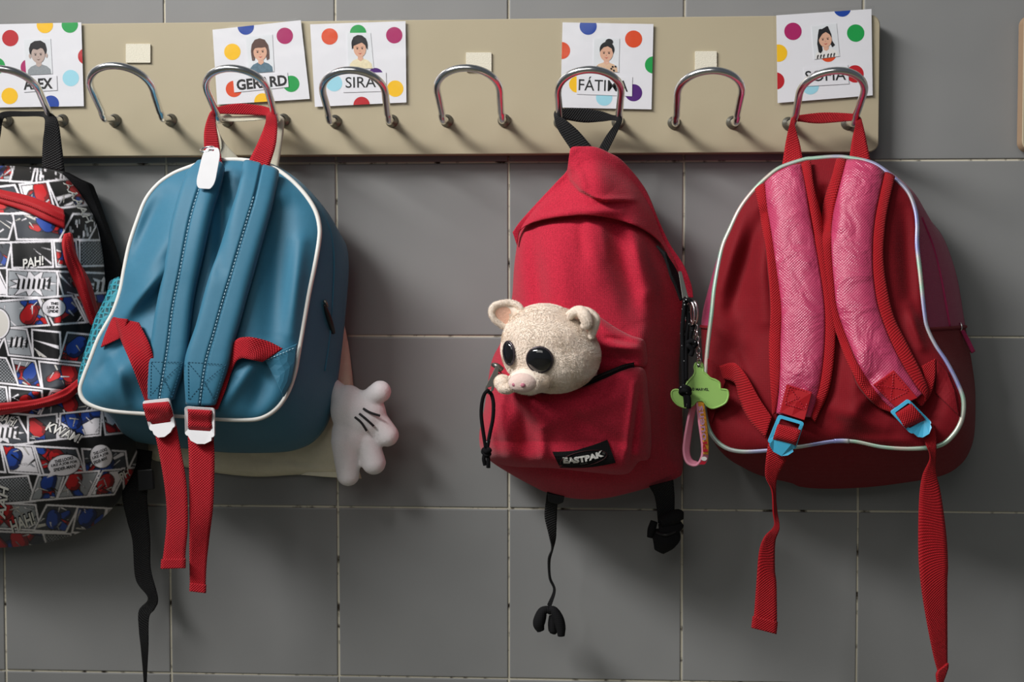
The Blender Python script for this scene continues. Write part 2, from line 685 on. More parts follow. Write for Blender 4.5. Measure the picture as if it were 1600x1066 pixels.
def plain(name, color, rough=0.5, metal=0.0, spec=0.4, amt=0.05, scale=60, bump=0.0, bscale=400, coat=0.0):
    m, nt, b = base_mat(name, color, rough, metal, spec, 0, coat)
    tc, no, mx = vary(nt, b, color, amt, scale)
    if bump:
        n2 = nd(nt, 'ShaderNodeTexNoise')
        n2.inputs['Scale'].default_value = bscale
        nt.links.new(tc.outputs['Object'], n2.inputs['Vector'])
        add_bump(nt, b, n2.outputs[0], bump, 0.001)
    return m

def chrome_mat():
    m, nt, b = base_mat('chrome', (0.86, 0.86, 0.87), 0.10, 1.0)
    tc = nd(nt, 'ShaderNodeTexCoord')
    no = nd(nt, 'ShaderNodeTexNoise')
    no.inputs['Scale'].default_value = 120
    nt.links.new(tc.outputs['Object'], no.inputs['Vector'])
    mr = nd(nt, 'ShaderNodeMapRange')
    mr.inputs[3].default_value, mr.inputs[4].default_value = 0.14, 0.28
    nt.links.new(no.outputs[0], mr.inputs[0])
    nt.links.new(mr.outputs[0], b.inputs['Roughness'])
    return m

def tile_mat():
    m, nt, b = base_mat('grey_tile', (0.33, 0.33, 0.325), 0.30, 0, 0.35)
    oi = nd(nt, 'ShaderNodeObjectInfo')
    tc = nd(nt, 'ShaderNodeTexCoord')
    no = nd(nt, 'ShaderNodeTexNoise')
    no.inputs['Scale'].default_value = 9
    nt.links.new(tc.outputs['Object'], no.inputs['Vector'])
    sp = nd(nt, 'ShaderNodeTexNoise')
    sp.inputs['Scale'].default_value = 420
    nt.links.new(tc.outputs['Object'], sp.inputs['Vector'])
    ad = nd(nt, 'ShaderNodeMath', operation='ADD')
    ad.inputs[1].default_value = 0
    mu = nd(nt, 'ShaderNodeMath', operation='MULTIPLY')
    mu.inputs[1].default_value = 0.35
    nt.links.new(oi.outputs['Random'], mu.inputs[0])
    nt.links.new(no.outputs[0], ad.inputs[0])
    nt.links.new(mu.outputs[0], ad.inputs[1])
    mx = nd(nt, 'ShaderNodeMix', data_type='RGBA')
    mx.inputs[6].default_value = (0.205, 0.209, 0.211, 1)
    mx.inputs[7].default_value = (0.262, 0.264, 0.262, 1)
    nt.links.new(ad.outputs[0], mx.inputs[0])
    nt.links.new(mx.outputs[2], b.inputs['Base Color'])
    add_bump(nt, b, no.outputs[0], 0.12, 0.002)
    add_bump(nt, b, sp.outputs[0], 0.06, 0.0004)
    return m

def grout_mat():
    m, nt, b = base_mat('grout', (0.5, 0.47, 0.4), 0.9, 0, 0.2)
    tc = nd(nt, 'ShaderNodeTexCoord')
    no = nd(nt, 'ShaderNodeTexNoise')
    no.inputs['Scale'].default_value = 55
    no.inputs['Detail'].default_value = 6
    nt.links.new(tc.outputs['Object'], no.inputs['Vector'])
    cr = nd(nt, 'ShaderNodeValToRGB')
    cr.color_ramp.elements[0].position = 0.36
    cr.color_ramp.elements[0].color = (0.05, 0.04, 0.03, 1)
    cr.color_ramp.elements[1].position = 0.46
    cr.color_ramp.elements[1].color = (0.62, 0.58, 0.47, 1)
    nt.links.new(no.outputs[0], cr.inputs[0])
    nt.links.new(cr.outputs[0], b.inputs['Base Color'])
    add_bump(nt, b, no.outputs[0], 0.5, 0.001)
    return m

def board_mat():
    m, nt, b = base_mat('beige_laminate', (0.60, 0.52, 0.36), 0.38, 0, 0.4)
    tc = nd(nt, 'ShaderNodeTexCoord')
    no = nd(nt, 'ShaderNodeTexNoise')
    no.inputs['Scale'].default_value = 6
    no.inputs['Detail'].default_value = 5
    nt.links.new(tc.outputs['Object'], no.inputs['Vector'])
    mx = nd(nt, 'ShaderNodeMix', data_type='RGBA')
    mx.inputs[6].default_value = (0.40, 0.345, 0.233, 1)
    mx.inputs[7].default_value = (0.46, 0.40, 0.28, 1)
    nt.links.new(no.outputs[0], mx.inputs[0])
    nt.links.new(mx.outputs[2], b.inputs['Base Color'])
    sp = nd(nt, 'ShaderNodeTexNoise')
    sp.inputs['Scale'].default_value = 700
    nt.links.new(tc.outputs['Object'], sp.inputs['Vector'])
    add_bump(nt, b, sp.outputs[0], 0.05, 0.0004)
    return m

def film_mat():
    m = bpy.data.materials.new('clear_film')
    m.use_nodes = True
    nt = m.node_tree
    nt.nodes.clear()
    out = nd(nt, 'ShaderNodeOutputMaterial')
    tr = nd(nt, 'ShaderNodeBsdfTransparent')
    tr.inputs[0].default_value = (0.985, 0.985, 0.985, 1)
    gl = nd(nt, 'ShaderNodeBsdfGlossy')
    gl.inputs['Roughness'].default_value = 0.12
    lw = nd(nt, 'ShaderNodeLayerWeight')
    pw = nd(nt, 'ShaderNodeMath', operation='POWER')
    pw.inputs[1].default_value = 5.0
    nt.links.new(lw.outputs['Facing'], pw.inputs[0])
    fr = nd(nt, 'ShaderNodeMath', operation='MULTIPLY_ADD')
    fr.inputs[1].default_value = 0.5
    fr.inputs[2].default_value = 0.035
    nt.links.new(pw.outputs[0], fr.inputs[0])
    tc = nd(nt, 'ShaderNodeTexCoord')
    no = nd(nt, 'ShaderNodeTexNoise')
    no.inputs['Scale'].default_value = 25
    nt.links.new(tc.outputs['Object'], no.inputs['Vector'])
    bp = nd(nt, 'ShaderNodeBump')
    bp.inputs['Strength'].default_value = 0.4
    bp.inputs['Distance'].default_value = 0.003
    nt.links.new(no.outputs[0], bp.inputs['Height'])
    nt.links.new(bp.outputs[0], gl.inputs['Normal'])
    mx = nd(nt, 'ShaderNodeMixShader')
    nt.links.new(fr.outputs[0], mx.inputs[0])
    nt.links.new(tr.outputs[0], mx.inputs[1])
    nt.links.new(gl.outputs[0], mx.inputs[2])
    nt.links.new(mx.outputs[0], out.inputs[0])
    return m

def plush(name, color, scale=420, amt=0.16, bump=1.0, sheen=0.6):
    m, nt, b = base_mat(name, color, 0.95, 0, 0.1, sheen)
    tc, no, mx = vary(nt, b, color, amt, scale * 0.55, detail=6)
    n2 = nd(nt, 'ShaderNodeTexNoise')
    n2.inputs['Scale'].default_value = scale
    n2.inputs['Detail'].default_value = 5
    n2.inputs['Distortion'].default_value = 1.2
    nt.links.new(tc.outputs['Object'], n2.inputs['Vector'])
    add_bump(nt, b, n2.outputs[0], bump, 0.003)
    b.inputs['Subsurface Weight'].default_value = 0.0
    return m

def irid_mat():
    """holographic silver piping: hue drifts along the cord"""
    m, nt, b = base_mat('holographic_silver', (0.7, 0.7, 0.72), 0.36, 0.35)
    tc = nd(nt, 'ShaderNodeTexCoord')
    no = nd(nt, 'ShaderNodeTexNoise')
    no.inputs['Scale'].default_value = 14
    nt.links.new(tc.outputs['Object'], no.inputs['Vector'])
    cr = nd(nt, 'ShaderNodeValToRGB')
    e = cr.color_ramp.elements
    e[0].position, e[0].color = 0.30, (0.42, 0.41, 0.43, 1)
    e[1].position, e[1].color = 0.75, (0.46, 0.44, 0.38, 1)
    for pos, c in ((0.42, (0.28, 0.30, 0.58, 1)), (0.50, (0.48, 0.48, 0.50, 1)), (0.57, (0.36, 0.56, 0.44, 1)), (0.65, (0.60, 0.48, 0.44, 1))):
        q = e.new(pos)
        q.color = c
    nt.links.new(no.outputs[0], cr.inputs[0])
    nt.links.new(cr.outputs[0], b.inputs['Base Color'])
    return m

def net_mat(color):
    """knitted open mesh: hexagonal holes show the darker cloth beneath"""
    m, nt, b = base_mat('teal_net', color, 0.6, 0, 0.4)
    tc = nd(nt, 'ShaderNodeTexCoord')
    vo = nd(nt, 'ShaderNodeTexVoronoi', feature='DISTANCE_TO_EDGE')
    vo.inputs['Scale'].default_value = 165
    vo.inputs['Randomness'].default_value = 0.25
    nt.links.new(tc.outputs['Object'], vo.inputs['Vector'])
    cr = nd(nt, 'ShaderNodeValToRGB')
    cr.color_ramp.elements[0].position = 0.11
    cr.color_ramp.elements[0].color = (*color, 1)
    cr.color_ramp.elements[1].position = 0.17
    cr.color_ramp.elements[1].color = (color[0] * 0.2, color[1] * 0.25, color[2] * 0.25, 1)
    nt.links.new(vo.outputs['Distance'], cr.inputs[0])
    nt.links.new(cr.outputs[0], b.inputs['Base Color'])
    inv = nd(nt, 'ShaderNodeMath', operation='SUBTRACT')
    inv.inputs[0].default_value = 1
    nt.links.new(vo.outputs['Distance'], inv.inputs[1])
    add_bump(nt, b, inv.outputs[0], 0.9, 0.002)
    return m

M = {}
M['tile'] = tile_mat()
M['grout'] = grout_mat()
M['board'] = board_mat()
M['edge_band'] = plain('brown_edge_band', (0.36, 0.24, 0.15), 0.6)
M['chrome'] = chrome_mat()
M['steel'] = plain('dull_steel', (0.22, 0.22, 0.20), 0.42, 0.9, amt=0.2)
M['film'] = film_mat()
M['paper'] = plain('white_paper', (0.76, 0.76, 0.80), 0.6, amt=0.02)
M['velcro'] = plain('pale_velcro', (0.74, 0.70, 0.58), 0.8, amt=0.08, scale=500, bump=0.5, bscale=900)
DOT = {k: plain('print_' + k, hexc(h), 0.55, amt=0.03) for k, h in dict(
    red='B81420', orange='D8481A', yellow='F2BE14', green='0E9A46', sky='9CD4E4', blue='0F3F9C', magenta='A81860', purple='4A1070').items()}
M['ink'] = plain('black_ink', (0.012, 0.012, 0.014), 0.55)
M['blue'] = fabric('teal_blue_polyester', hexc('33728E'), 0.56, 1500, 0.12, 0.12, 0.05, 0.06, 0.32)
M['blue_side'] = M['blue']
M['blue_thread'] = plain('pale_blue_thread', hexc('A8D0E2'), 0.7)
M['dark_thread'] = plain('deep_teal_thread', hexc('17506A'), 0.7)
M['white_cord'] = plain('white_piping', hexc('E2E0DA'), 0.5)
M['white_plastic'] = plain('white_plastic', hexc('EFEFF2'), 0.35, spec=0.5)
M['net'] = net_mat(hexc('2C8EA0'))
M['red_web'] = webbing('red_webbing', hexc('B81022'))
M['red_web2'] = webbing('crimson_webbing', hexc('AE0C1A'))
M['black_web'] = webbing('black_webbing', (0.008, 0.008, 0.009), sheen=0.0)
M['black'] = plain('black_plastic', (0.012, 0.012, 0.013), 0.4)
M['black_cloth'] = fabric('black_cloth', (0.009, 0.009, 0.010), 0.85, 900, 0.3, 0.0, spec=0.15)
M['cream'] = fabric('cream_cotton', hexc('DED8C2'), 0.9, 1100, 0.25, 0.1, 0.06, 0.25)
M['plush_white'] = plush('white_plush', hexc('F0EAEC'), 700, 0.04, 0.35, 0.3)
M['red'] = fabric('red_nylon', hexc('B4243A'), 0.9, 1000, 0.35, 0.14, 0.60, 0.06, 0.15, False, 700)
M['red_dark'] = fabric('crimson_polyester', hexc('780816'), 0.75, 1100, 0.30, 0.04, 0.16, 0.10, 0.22, False, 600)
M['pink'] = fabric('pink_satin_twill', hexc('BC3C64'), 0.34, 950, 0.55, 0.05, 0.10, 0.9, 0.75, True)
M['pink_side'] = fabric('magenta_polyester', hexc('A02454'), 0.7, 1100, 0.25, 0.15, 0.06, 0.2)
M['irid'] = irid_mat()
M['sky_plastic'] = plain('light_blue_plastic', hexc('49B4DC'), 0.35, spec=0.5)
M['pig'] = plush('cream_plush', hexc('FFECDD'), 700, 0.08, 0.3, 0.2)
M['pig_in'] = plush('peach_plush', hexc('F0C0A8'), 600, 0.06, 0.4)
M['snout'] = plush('pale_pink_plush', hexc('F0D4CA'), 600, 0.06, 0.35)
M['nostril'] = plain('rose_thread', hexc('C4788A'), 0.6)
M['eye'] = plain('glossy_black_eye', (0.008, 0.008, 0.01), 0.06, spec=0.7, coat=0.6)
M['eye_rim'] = plain('glitter_violet_rim', hexc('50484E'), 0.25, 0.5, amt=0.5, scale=900)
M['green_rubber'] = plain('light_green_rubber', hexc('97C268'), 0.5)
M['pink_rubber'] = plain('pink_rubber', hexc('EE9CB4'), 0.5)
M['orange_print'] = plain('orange_print', hexc('F2A63A'), 0.5)
M['lilac_print'] = plain('lilac_print', hexc('B88AA8'), 0.5)
M['red_print'] = plain('red_print', hexc('B81830'), 0.5)
M['white_print'] = plain('white_print', hexc('E6E4E0'), 0.55)
M['grey_print'] = plain('grey_print', hexc('6A6A66'), 0.55)
M['maroon_print'] = plain('maroon_print', hexc('3A0A10'), 0.6)

# ------------------------------------------------------------------ the setting: tiled wall and floor
def structure(o):
    o['kind'] = 'structure'
    return o

GY = 0.0016      # grout face lies this far behind the tile faces
wall = structure(mesh_obj('wall_back', [(-1.6, GY, -1.4), (2.2, GY, -1.4), (2.2, GY, 1.0), (-1.6, GY, 1.0),
                                        (-1.6, 0.12, -1.4), (2.2, 0.12, -1.4), (2.2, 0.12, 1.0), (-1.6, 0.12, 1.0)],
                          [(0, 1, 2, 3), (4, 7, 6, 5), (0, 4, 5, 1), (1, 5, 6, 2), (2, 6, 7, 3), (3, 7, 4, 0)],
                          M['grout'], smooth=False))
bm = bmesh.new()
h, bv = 0.0988, 0.0012
vs0 = [bm.verts.new((sx * h, 0.004, sz * h)) for sx, sz in ((-1, -1), (1, -1), (1, 1), (-1, 1))]
vs1 = [bm.verts.new((sx * h, 0.0009, sz * h)) for sx, sz in ((-1, -1), (1, -1), (1, 1), (-1, 1))]
vs2 = [bm.verts.new((sx * (h - bv * 0.4), 0.0002, sz * (h - bv * 0.4))) for sx, sz in ((-1, -1), (1, -1), (1, 1), (-1, 1))]
vs3 = [bm.verts.new((sx * (h - bv), 0, sz * (h - bv))) for sx, sz in ((-1, -1), (1, -1), (1, 1), (-1, 1))]
for A, B in ((vs0, vs1), (vs1, vs2), (vs2, vs3)):
    for i in range(4):
        bm.faces.new((A[i], A[(i + 1) % 4], B[(i + 1) % 4], B[i]))
bm.faces.new(vs3)
tile_me = bpy.data.meshes.new('tile')
bm.to_mesh(tile_me)
bm.free()
tile_me.materials.append(M['tile'])
for i in range(-8, 11):
    for j in range(-5, 7):
        t = bpy.data.objects.new('tile', tile_me)
        COL.objects.link(t)
        t.parent = wall
        t.location = (0.2 * i + 0.1 + random.uniform(-.0003, .0003), random.uniform(-.0002, .0002), -0.2 * j - 0.1 + random.uniform(-.0003, .0003))
        t.rotation_euler = (random.uniform(-.002, .002), random.uniform(-.0012, .0012), random.uniform(-.002, .002))
floor_m = plain('grey_floor', (0.42, 0.39, 0.28), 0.5, amt=0.1, scale=8)
structure(mesh_obj('floor', [(-2.5, -4.5, -1.4), (3.2, -4.5, -1.4), (3.2, 0.12, -1.4), (-2.5, 0.12, -1.4),
                             (-2.5, -4.5, -1.45), (3.2, -4.5, -1.45), (3.2, 0.12, -1.45), (-2.5, 0.12, -1.45)],
                   [(0, 1, 2, 3), (4, 7, 6, 5), (0, 4, 5, 1), (1, 5, 6, 2), (2, 6, 7, 3), (3, 7, 4, 0)], floor_m, smooth=False))

# ------------------------------------------------------------------ coat rack
DB = 0.024                                    # board face distance from the wall
def board_mesh(name, x0, x1, z0, z1, parent, r=0.011):
    pts = []
    for cx, cz, a in ((x1 - r, z1 - r, 0), (x0 + r, z1 - r, 90), (x0 + r, z0 + r, 180), (x1 - r, z0 + r, 270)):
        for k in range(9):
            t = math.radians(a + 90 * k / 8)
            pts.append((cx + r * math.cos(t), cz + r * math.sin(t)))
    n = len(pts)
    b = 0.0008
    cx, cz = (x0 + x1) / 2, (z0 + z1) / 2
    ins = [(x - math.copysign(b, x - cx), z - math.copysign(b, z - cz)) for x, z in pts]
    V = [(x, -DB, z) for x, z in ins] + [(x, -DB + b, z) for x, z in pts] + [(x, -0.0065, z) for x, z in pts]
    F = [tuple(range(n))]
    o = mesh_obj(name, V[:n] , F, M['board'], parent, smooth=False)
    # laminate face and brown edge are one mesh with two materials
    me = o.data
    off = np.array(root_of(parent).location)
    me.clear_geometry()
    f = [tuple(range(n))]
    for k in (0, 1):
        f += [(k * n + i, k * n + (i + 1) % n, (k + 1) * n + (i + 1) % n, (k + 1) * n + i) for i in range(n)]
    f.append(tuple(range(2 * n, 3 * n))[::-1])
    me.from_pydata([tuple(np.array(v) - off) for v in V], [], f)
    me.materials.append(M['edge_band'])
    for p in me.polygons:
        p.material_index = 0 if p.index <= n else 1
    fix_normals(o)
    return o

bz1 = PA(700, 30.5, DB)[2]
bz0 = PA(700, 241.3, DB)[2]
bx1 = PA(1374, 140, DB)[0]
rack = empty('coat_rack', (bx1 - 0.7, 0, bz0), 'long beige laminate coat board with a row of looped chrome hooks', 'coat rack')
board_mesh('board', -1.15, bx1, bz0, bz1, rack)
# spacers that keep the board off the tiles
for sx in (-0.95, -0.42, 0.03, 0.36, bx1 - 0.06):
    zc = (bz0 + bz1) / 2 + 0.02
    w = 0.012
    V = [(sx + a * w, y, zc + c * w) for y in (-0.0065, 0.0) for a, c in ((-1, -1), (1, -1), (1, 1), (-1, 1))]
    mesh_obj('spacer', V, [(0, 1, 2, 3), (4, 7, 6, 5), (0, 4, 5, 1), (1, 5, 6, 2), (2, 6, 7, 3), (3, 7, 4, 0)], M['edge_band'], rack, smooth=False)

HW = 0.0325
def hook_path():
    pts = [(-HW, 0.0, 0.0), (-HW, -0.018, -0.0015), (-HW - .0003, -0.029, -0.0035), (-HW - .0005, -0.0345, -0.0025), (-HW - .0007, -0.040, 0.0015)]
    o0, u0, o1, u1 = -0.0405, 0.002, -0.100, 0.0425
    L = math.hypot(o1 - o0, u1 - u0)
    a, b = (o1 - o0) / L, (u1 - u0) / L
    r = HW + 0.0012
    for t in np.linspace(0.08, 1, 5):
        s = (L - r) * t
        pts.append((-HW - 0.0012 * t, o0 + a * s, u0 + b * s))
    for k in range(1, 12):
        t = math.pi * k / 12
        s = (L - r) + r * math.sin(t)
        pts.append((-r * math.cos(t), o0 + a * s, u0 + b * s))
    full = pts + [(-x, y, z) for x, y, z in reversed(pts[:10])]
    return full

hook_proto = None
HOOKS = [(10.5, 97.6, 188.5), (180.6, 265.8, 188), (354.5, 444, 188.2), (524.6, 611.5, 189.5), (699, 787, 188.7), (876, 964.5, 191.2), (1053.5, 1144, 191.8), (1232, 1323.5, 193)]
hook_world = []
for hi, (xa, xb, hy) in enumerate(HOOKS):
    c = PA((xa + xb) / 2, hy, DB)
    hook_world.append(c)
    if hook_proto is None:
        o = tube('hook', [np.array(p) for p in hook_path()], 0.0040, M['chrome'], None, seg=14, n=110)
        fl = []
        for sx in (-HW, HW):
            prof = [(0.0, 0.0), (0.0072, 0.0), (0.0074, -0.0012), (0.0066, -0.0028), (0.0050, -0.0040), (0.0046, -0.0085), (0.0041, -0.0090)]
            V, F = [], []
            ns = 24
            for r, y in prof:
                for k in range(ns):
                    a = 2 * math.pi * k / ns
                    V.append((sx + r * math.cos(a), y, r * math.sin(a)))
            F = ring_faces(len(prof), ns).tolist()
            fo = mesh_obj('mount_flange', V, F, M['steel'], None)
            fix_normals(fo)
            fl.append(fo)
        hook_proto = (o, fl)
        hk, fls = o, fl
    else:
        hk = hook_proto[0].copy()
        COL.objects.link(hk)
        fls = []
        for q in hook_proto[1]:
            z = q.copy()
            COL.objects.link(z)
            fls.append(z)
    hk.parent = rack
    hk.location = Vector(c) - rack.location
    hk.rotation_euler = (random.uniform(-.03, .03), 0, random.uniform(-.03, .03) if hi not in (1,) else 0.02)
    for q in fls:
        q.parent = hk

rack2 = empty('coat_rack', (PA(1596.5, 140, DB)[0] + 0.2, 0, bz0), 'rounded end of a neighbouring beige board at the right edge', 'coat rack')
xr = PA(1597.5, 200, DB)[0]
board_mesh('board', xr, xr + 0.5, bz0, bz1, rack2)

# hook-and-loop pads on the board
def vpad(x0, y0, x1, y1, label):
    c = P((x0 + x1) / 2, (y0 + y1) / 2, DB)
    o = plate('adhesive_pad', [rrect(x0, y0, x1, y1, 1.2, 3)], DB + 0.0022, 0.0021, M['velcro'], None, loc=c, bev=0.0004)
    return tag(o, label, 'adhesive pad', 'spare pads on the coat board')
vpad(196.5, 68.5, 235, 98, 'cream adhesive pad above the empty hook left of the GERARD card')
vpad(728, 82, 768, 112, 'cream adhesive pad behind the empty hook right of the SIRA card')
vpad(1086, 80, 1120, 111, 'cream adhesive pad behind the empty hook right of the FÁTIMA card')

# ------------------------------------------------------------------ name cards
SK = dict(a=hexc('C79A84'), b=hexc('DDB4A0'))
M['skin'] = plain('printed_skin', hexc('D9A98F'), 0.6, amt=0.05)
M['skin_grey'] = plain('printed_skin_grey', hexc('B9A59C'), 0.6, amt=0.05)
M['hair_black'] = plain('printed_black_hair', hexc('17161A'), 0.6, amt=0.3, scale=400)
M['hair_brown'] = plain('printed_brown_hair', hexc('5A4038'), 0.6, amt=0.3, scale=400)
M['photo_bg'] = plain('photo_pale_ground', hexc('DDE0E4'), 0.45)
M['shirt_grey'] = plain('printed_grey_shirt', hexc('8E9498'), 0.6, amt=0.2, scale=500)
M['shirt_blue'] = plain('printed_blue_shirt', hexc('5A7686'), 0.6, amt=0.4, scale=300)
M['shirt_cream'] = plain('printed_cream_shirt', hexc('E4D8B4'), 0.6, amt=0.2, scale=300)
M['shirt_peach'] = plain('printed_peach_shirt', hexc('D8B494'), 0.6, amt=0.1)
M['shirt_white'] = plain('printed_white_shirt', hexc('E4E2E0'), 0.6)

def portrait(photo, quad, d0, hair, skin, shirt, style):
    q = quad_map(quad)
    def shp(name, poly, mat, k):
        return plate(name, [[q(u, v) for u, v in poly]], d0 + 0.00012 * k, 0, mat, photo)
    cx = {'tilt': 0.52}.get(style, 0.5)
    ell = lambda x, y, a, b, n=28: [(x + a * math.cos(2 * math.pi * i / n), y + b * math.sin(2 * math.pi * i / n)) for i in range(n)]
    # shoulders, neck, hair behind, head, fringe, features: flat print layers
    sh = [(0.06, 0.995), (0.08, 0.86), (0.20, 0.77), (0.38, 0.72), (0.62, 0.72), (0.80, 0.77), (0.93, 0.86), (0.95, 0.995)]
    shp('printed_shirt', sh, shirt, 1)
    shp('printed_neck', [(0.40, 0.74), (0.41, 0.58), (0.60, 0.58), (0.61, 0.74), (0.5, 0.79)], skin, 2)
    if style == 'long':
        shp('printed_hair', [(0.16, 0.56), (0.15, 0.40), (0.20, 0.22), (0.33, 0.10), (0.52, 0.07), (0.70, 0.12), (0.82, 0.27), (0.85, 0.46), (0.84, 0.64), (0.74, 0.68), (0.70, 0.50), (0.32, 0.50), (0.27, 0.66), (0.17, 0.66)], hair, 2.5)
    elif style == 'bun':
        shp('printed_hair', ell(0.60, 0.10, 0.15, 0.09), hair, 2.4)
        shp('printed_hair', ell(0.52, 0.33, 0.29, 0.23), hair, 2.5)
    elif style == 'tails':
        shp('printed_hair', [(0.20, 0.80), (0.17, 0.55), (0.22, 0.30), (0.25, 0.20), (0.28, 0.12), (0.33, 0.11), (0.40, 0.12), (0.52, 0.08), (0.60, 0.05), (0.65, 0.06), (0.68, 0.14), (0.75, 0.30), (0.76, 0.50), (0.86, 0.64), (0.74, 0.70), (0.66, 0.55), (0.34, 0.55), (0.36, 0.76), (0.28, 0.84)], hair, 2.5)
    else:
        shp('printed_hair', ell(0.5, 0.30, 0.33, 0.23), hair, 2.5)
        if style == 'boy':
            for s in (-1, 1):
                shp('printed_ear', ell(0.5 + s * 0.31, 0.47, 0.045, 0.065, 14), skin, 2.6)
    shp('printed_face', ell(cx, 0.44, 0.255, 0.235), skin, 3)
    fr = {'long': [(0.23, 0.40), (0.26, 0.24), (0.40, 0.15), (0.60, 0.15), (0.74, 0.25), (0.77, 0.40), (0.70, 0.32), (0.56, 0.33), (0.44, 0.32), (0.31, 0.33)],
          'boy': [(0.19, 0.42), (0.17, 0.26), (0.24, 0.12), (0.40, 0.05), (0.62, 0.04), (0.78, 0.12), (0.82, 0.26), (0.80, 0.42), (0.74, 0.29), (0.60, 0.25), (0.48, 0.30), (0.34, 0.27), (0.25, 0.31)],
          'bowl': [(0.18, 0.46), (0.17, 0.28), (0.26, 0.12), (0.44, 0.06), (0.62, 0.07), (0.78, 0.16), (0.83, 0.32), (0.81, 0.48), (0.75, 0.36), (0.60, 0.27), (0.44, 0.31), (0.26, 0.36)],
          'bun': [(0.24, 0.42), (0.25, 0.28), (0.36, 0.17), (0.55, 0.14), (0.72, 0.20), (0.78, 0.36), (0.76, 0.44), (0.70, 0.30), (0.54, 0.23), (0.38, 0.27), (0.29, 0.35)],
          'tails': [(0.24, 0.44), (0.26, 0.26), (0.38, 0.15), (0.56, 0.13), (0.70, 0.22), (0.76, 0.42), (0.68, 0.30), (0.54, 0.22), (0.40, 0.27), (0.30, 0.36)]}[style]
    shp('printed_fringe', fr, hair, 4)
    for s in (-1, 1):
        shp('printed_eye', ell(cx + s * 0.10, 0.44, 0.035, 0.018, 12), M['hair_black'], 4)
        shp('printed_brow', [(cx + s * 0.05, 0.40), (cx + s * 0.15, 0.392), (cx + s * 0.15, 0.402), (cx + s * 0.05, 0.412)], hair, 4)
    shp('printed_mouth', [(cx - 0.08, 0.56), (cx, 0.575), (cx + 0.08, 0.56), (cx, 0.60)], DOT['red'] if style != 'boy' else M['hair_brown'], 4)
    shp('printed_nose', [(cx - 0.02, 0.51), (cx + 0.02, 0.51), (cx, 0.495)], M['hair_brown'], 4)
    if style == 'bun':
        for x, y in ((0.16, 0.85), (0.28, 0.93), (0.70, 0.90), (0.80, 0.95), (0.86, 0.83), (0.45, 0.96), (0.75, 0.84)):
            shp('printed_spot', ell(x, y, 0.04, 0.03, 10), M['hair_black'], 4)
    if style == 'tails':
        for x in (0.16, 0.28, 0.40, 0.56, 0.68, 0.80):
            shp('printed_squiggle', [(x - 0.05, 0.99), (x - 0.03, 0.90), (x + 0.02, 0.87), (x + 0.04, 0.92), (x + 0.01, 0.91), (x - 0.01, 0.98)], M['hair_black'], 4)

def card(label, quad, dots, photo, photo_args, strip, name, t0, t1, th, film_pad=3.0, bold=0.018, tilt=0.0):
    cxy = np.mean(quad, axis=0)
    d1 = DB + 0.0030
    root = empty('name_card', P(cxy[0], max(p[1] for p in quad), DB), label, 'name card', 'children’s name cards on the coat board')
    plate('backing_pad', [rrect(cxy[0] - 18, cxy[1] - 30, cxy[0] + 18, cxy[1] - 6, 2, 3)], DB + 0.0022, 0.0021, M['velcro'], root)
    paper = plate('paper', [quad], d1, 0.0004, M['paper'], root)
    for c, x, y, r in dots:
        poly = clip_poly(circle(x, y, r, n=40), quad)
        if len(poly) > 2:
            plate('dot', [poly], d1 + 0.00012, 0, DOT[c], paper)
    ph = plate('photo', [photo], d1 + 0.0005, 0.0003, M['photo_bg'], root)
    portrait(ph, photo, d1 + 0.00052, *photo_args)
    st = plate('name_strip', [strip], d1 + 0.0007, 0.0003, M['paper'], root)
    lettering('lettering', name, t0, t1, th, d1 + 0.00085, M['ink'], st, bold=bold)
    g = quad_map(quad)
    w = np.linalg.norm(np.subtract(quad[1], quad[0]))
    hh = np.linalg.norm(np.subtract(quad[3], quad[0]))
    a, b = film_pad / w, film_pad / hh
    plate('clear_sleeve', [[g(-a, -b), g(1 + a, -b), g(1 + a, 1 + b), g(-a, 1 + b)]], d1 + 0.0013, 0, M['film'], root)
    return root

R_ = 12.8
card('dotted name card ALEX with a dark haired boy portrait', [(-9, 38), (127, 35), (131, 166), (-6, 168)],
     [('red', 16, 59.5, R_), ('yellow', 70, 39, R_), ('green', 109, 38.5, R_), ('red', 134.5, 88, R_), ('sky', 110.5, 122, R_), ('blue', 79.5, 162, R_), ('yellow', 15, 150, R_), ('magenta', 45, 105, R_), ('green', -5, 103, R_)],
     [(37, 62), (79, 60.5), (82, 115.5), (41, 117.5)], (M['hair_black'], M['skin_grey'], M['shirt_grey'], 'boy'),
     [(37, 120), (88.5, 118), (89.5, 141), (37, 144)], 'ALEX', (37, 140.5), (82.5, 138.5), 17, bold=0.035)
card('tilted dotted name card GERARD with a long haired child portrait', [(332, 46.5), (470, 31.5), (484, 154.6), (339.5, 163.6)],
     [('blue', 384, 41.5, R_), ('magenta', 445, 56, R_), ('yellow', 363, 81, R_), ('orange', 365.5, 139, R_), ('green', 455, 131, R_), ('yellow', 410, 158.5, R_)],
     [(384, 57.5), (425.5, 54), (428.5, 112), (388.5, 115)], (M['hair_brown'], M['skin'], M['shirt_blue'], 'long'),
     [(364, 122), (449, 113), (451, 136), (366, 144.5)], 'GERARD', (370.5, 141.5), (449, 133.5), 17, bold=0.035)
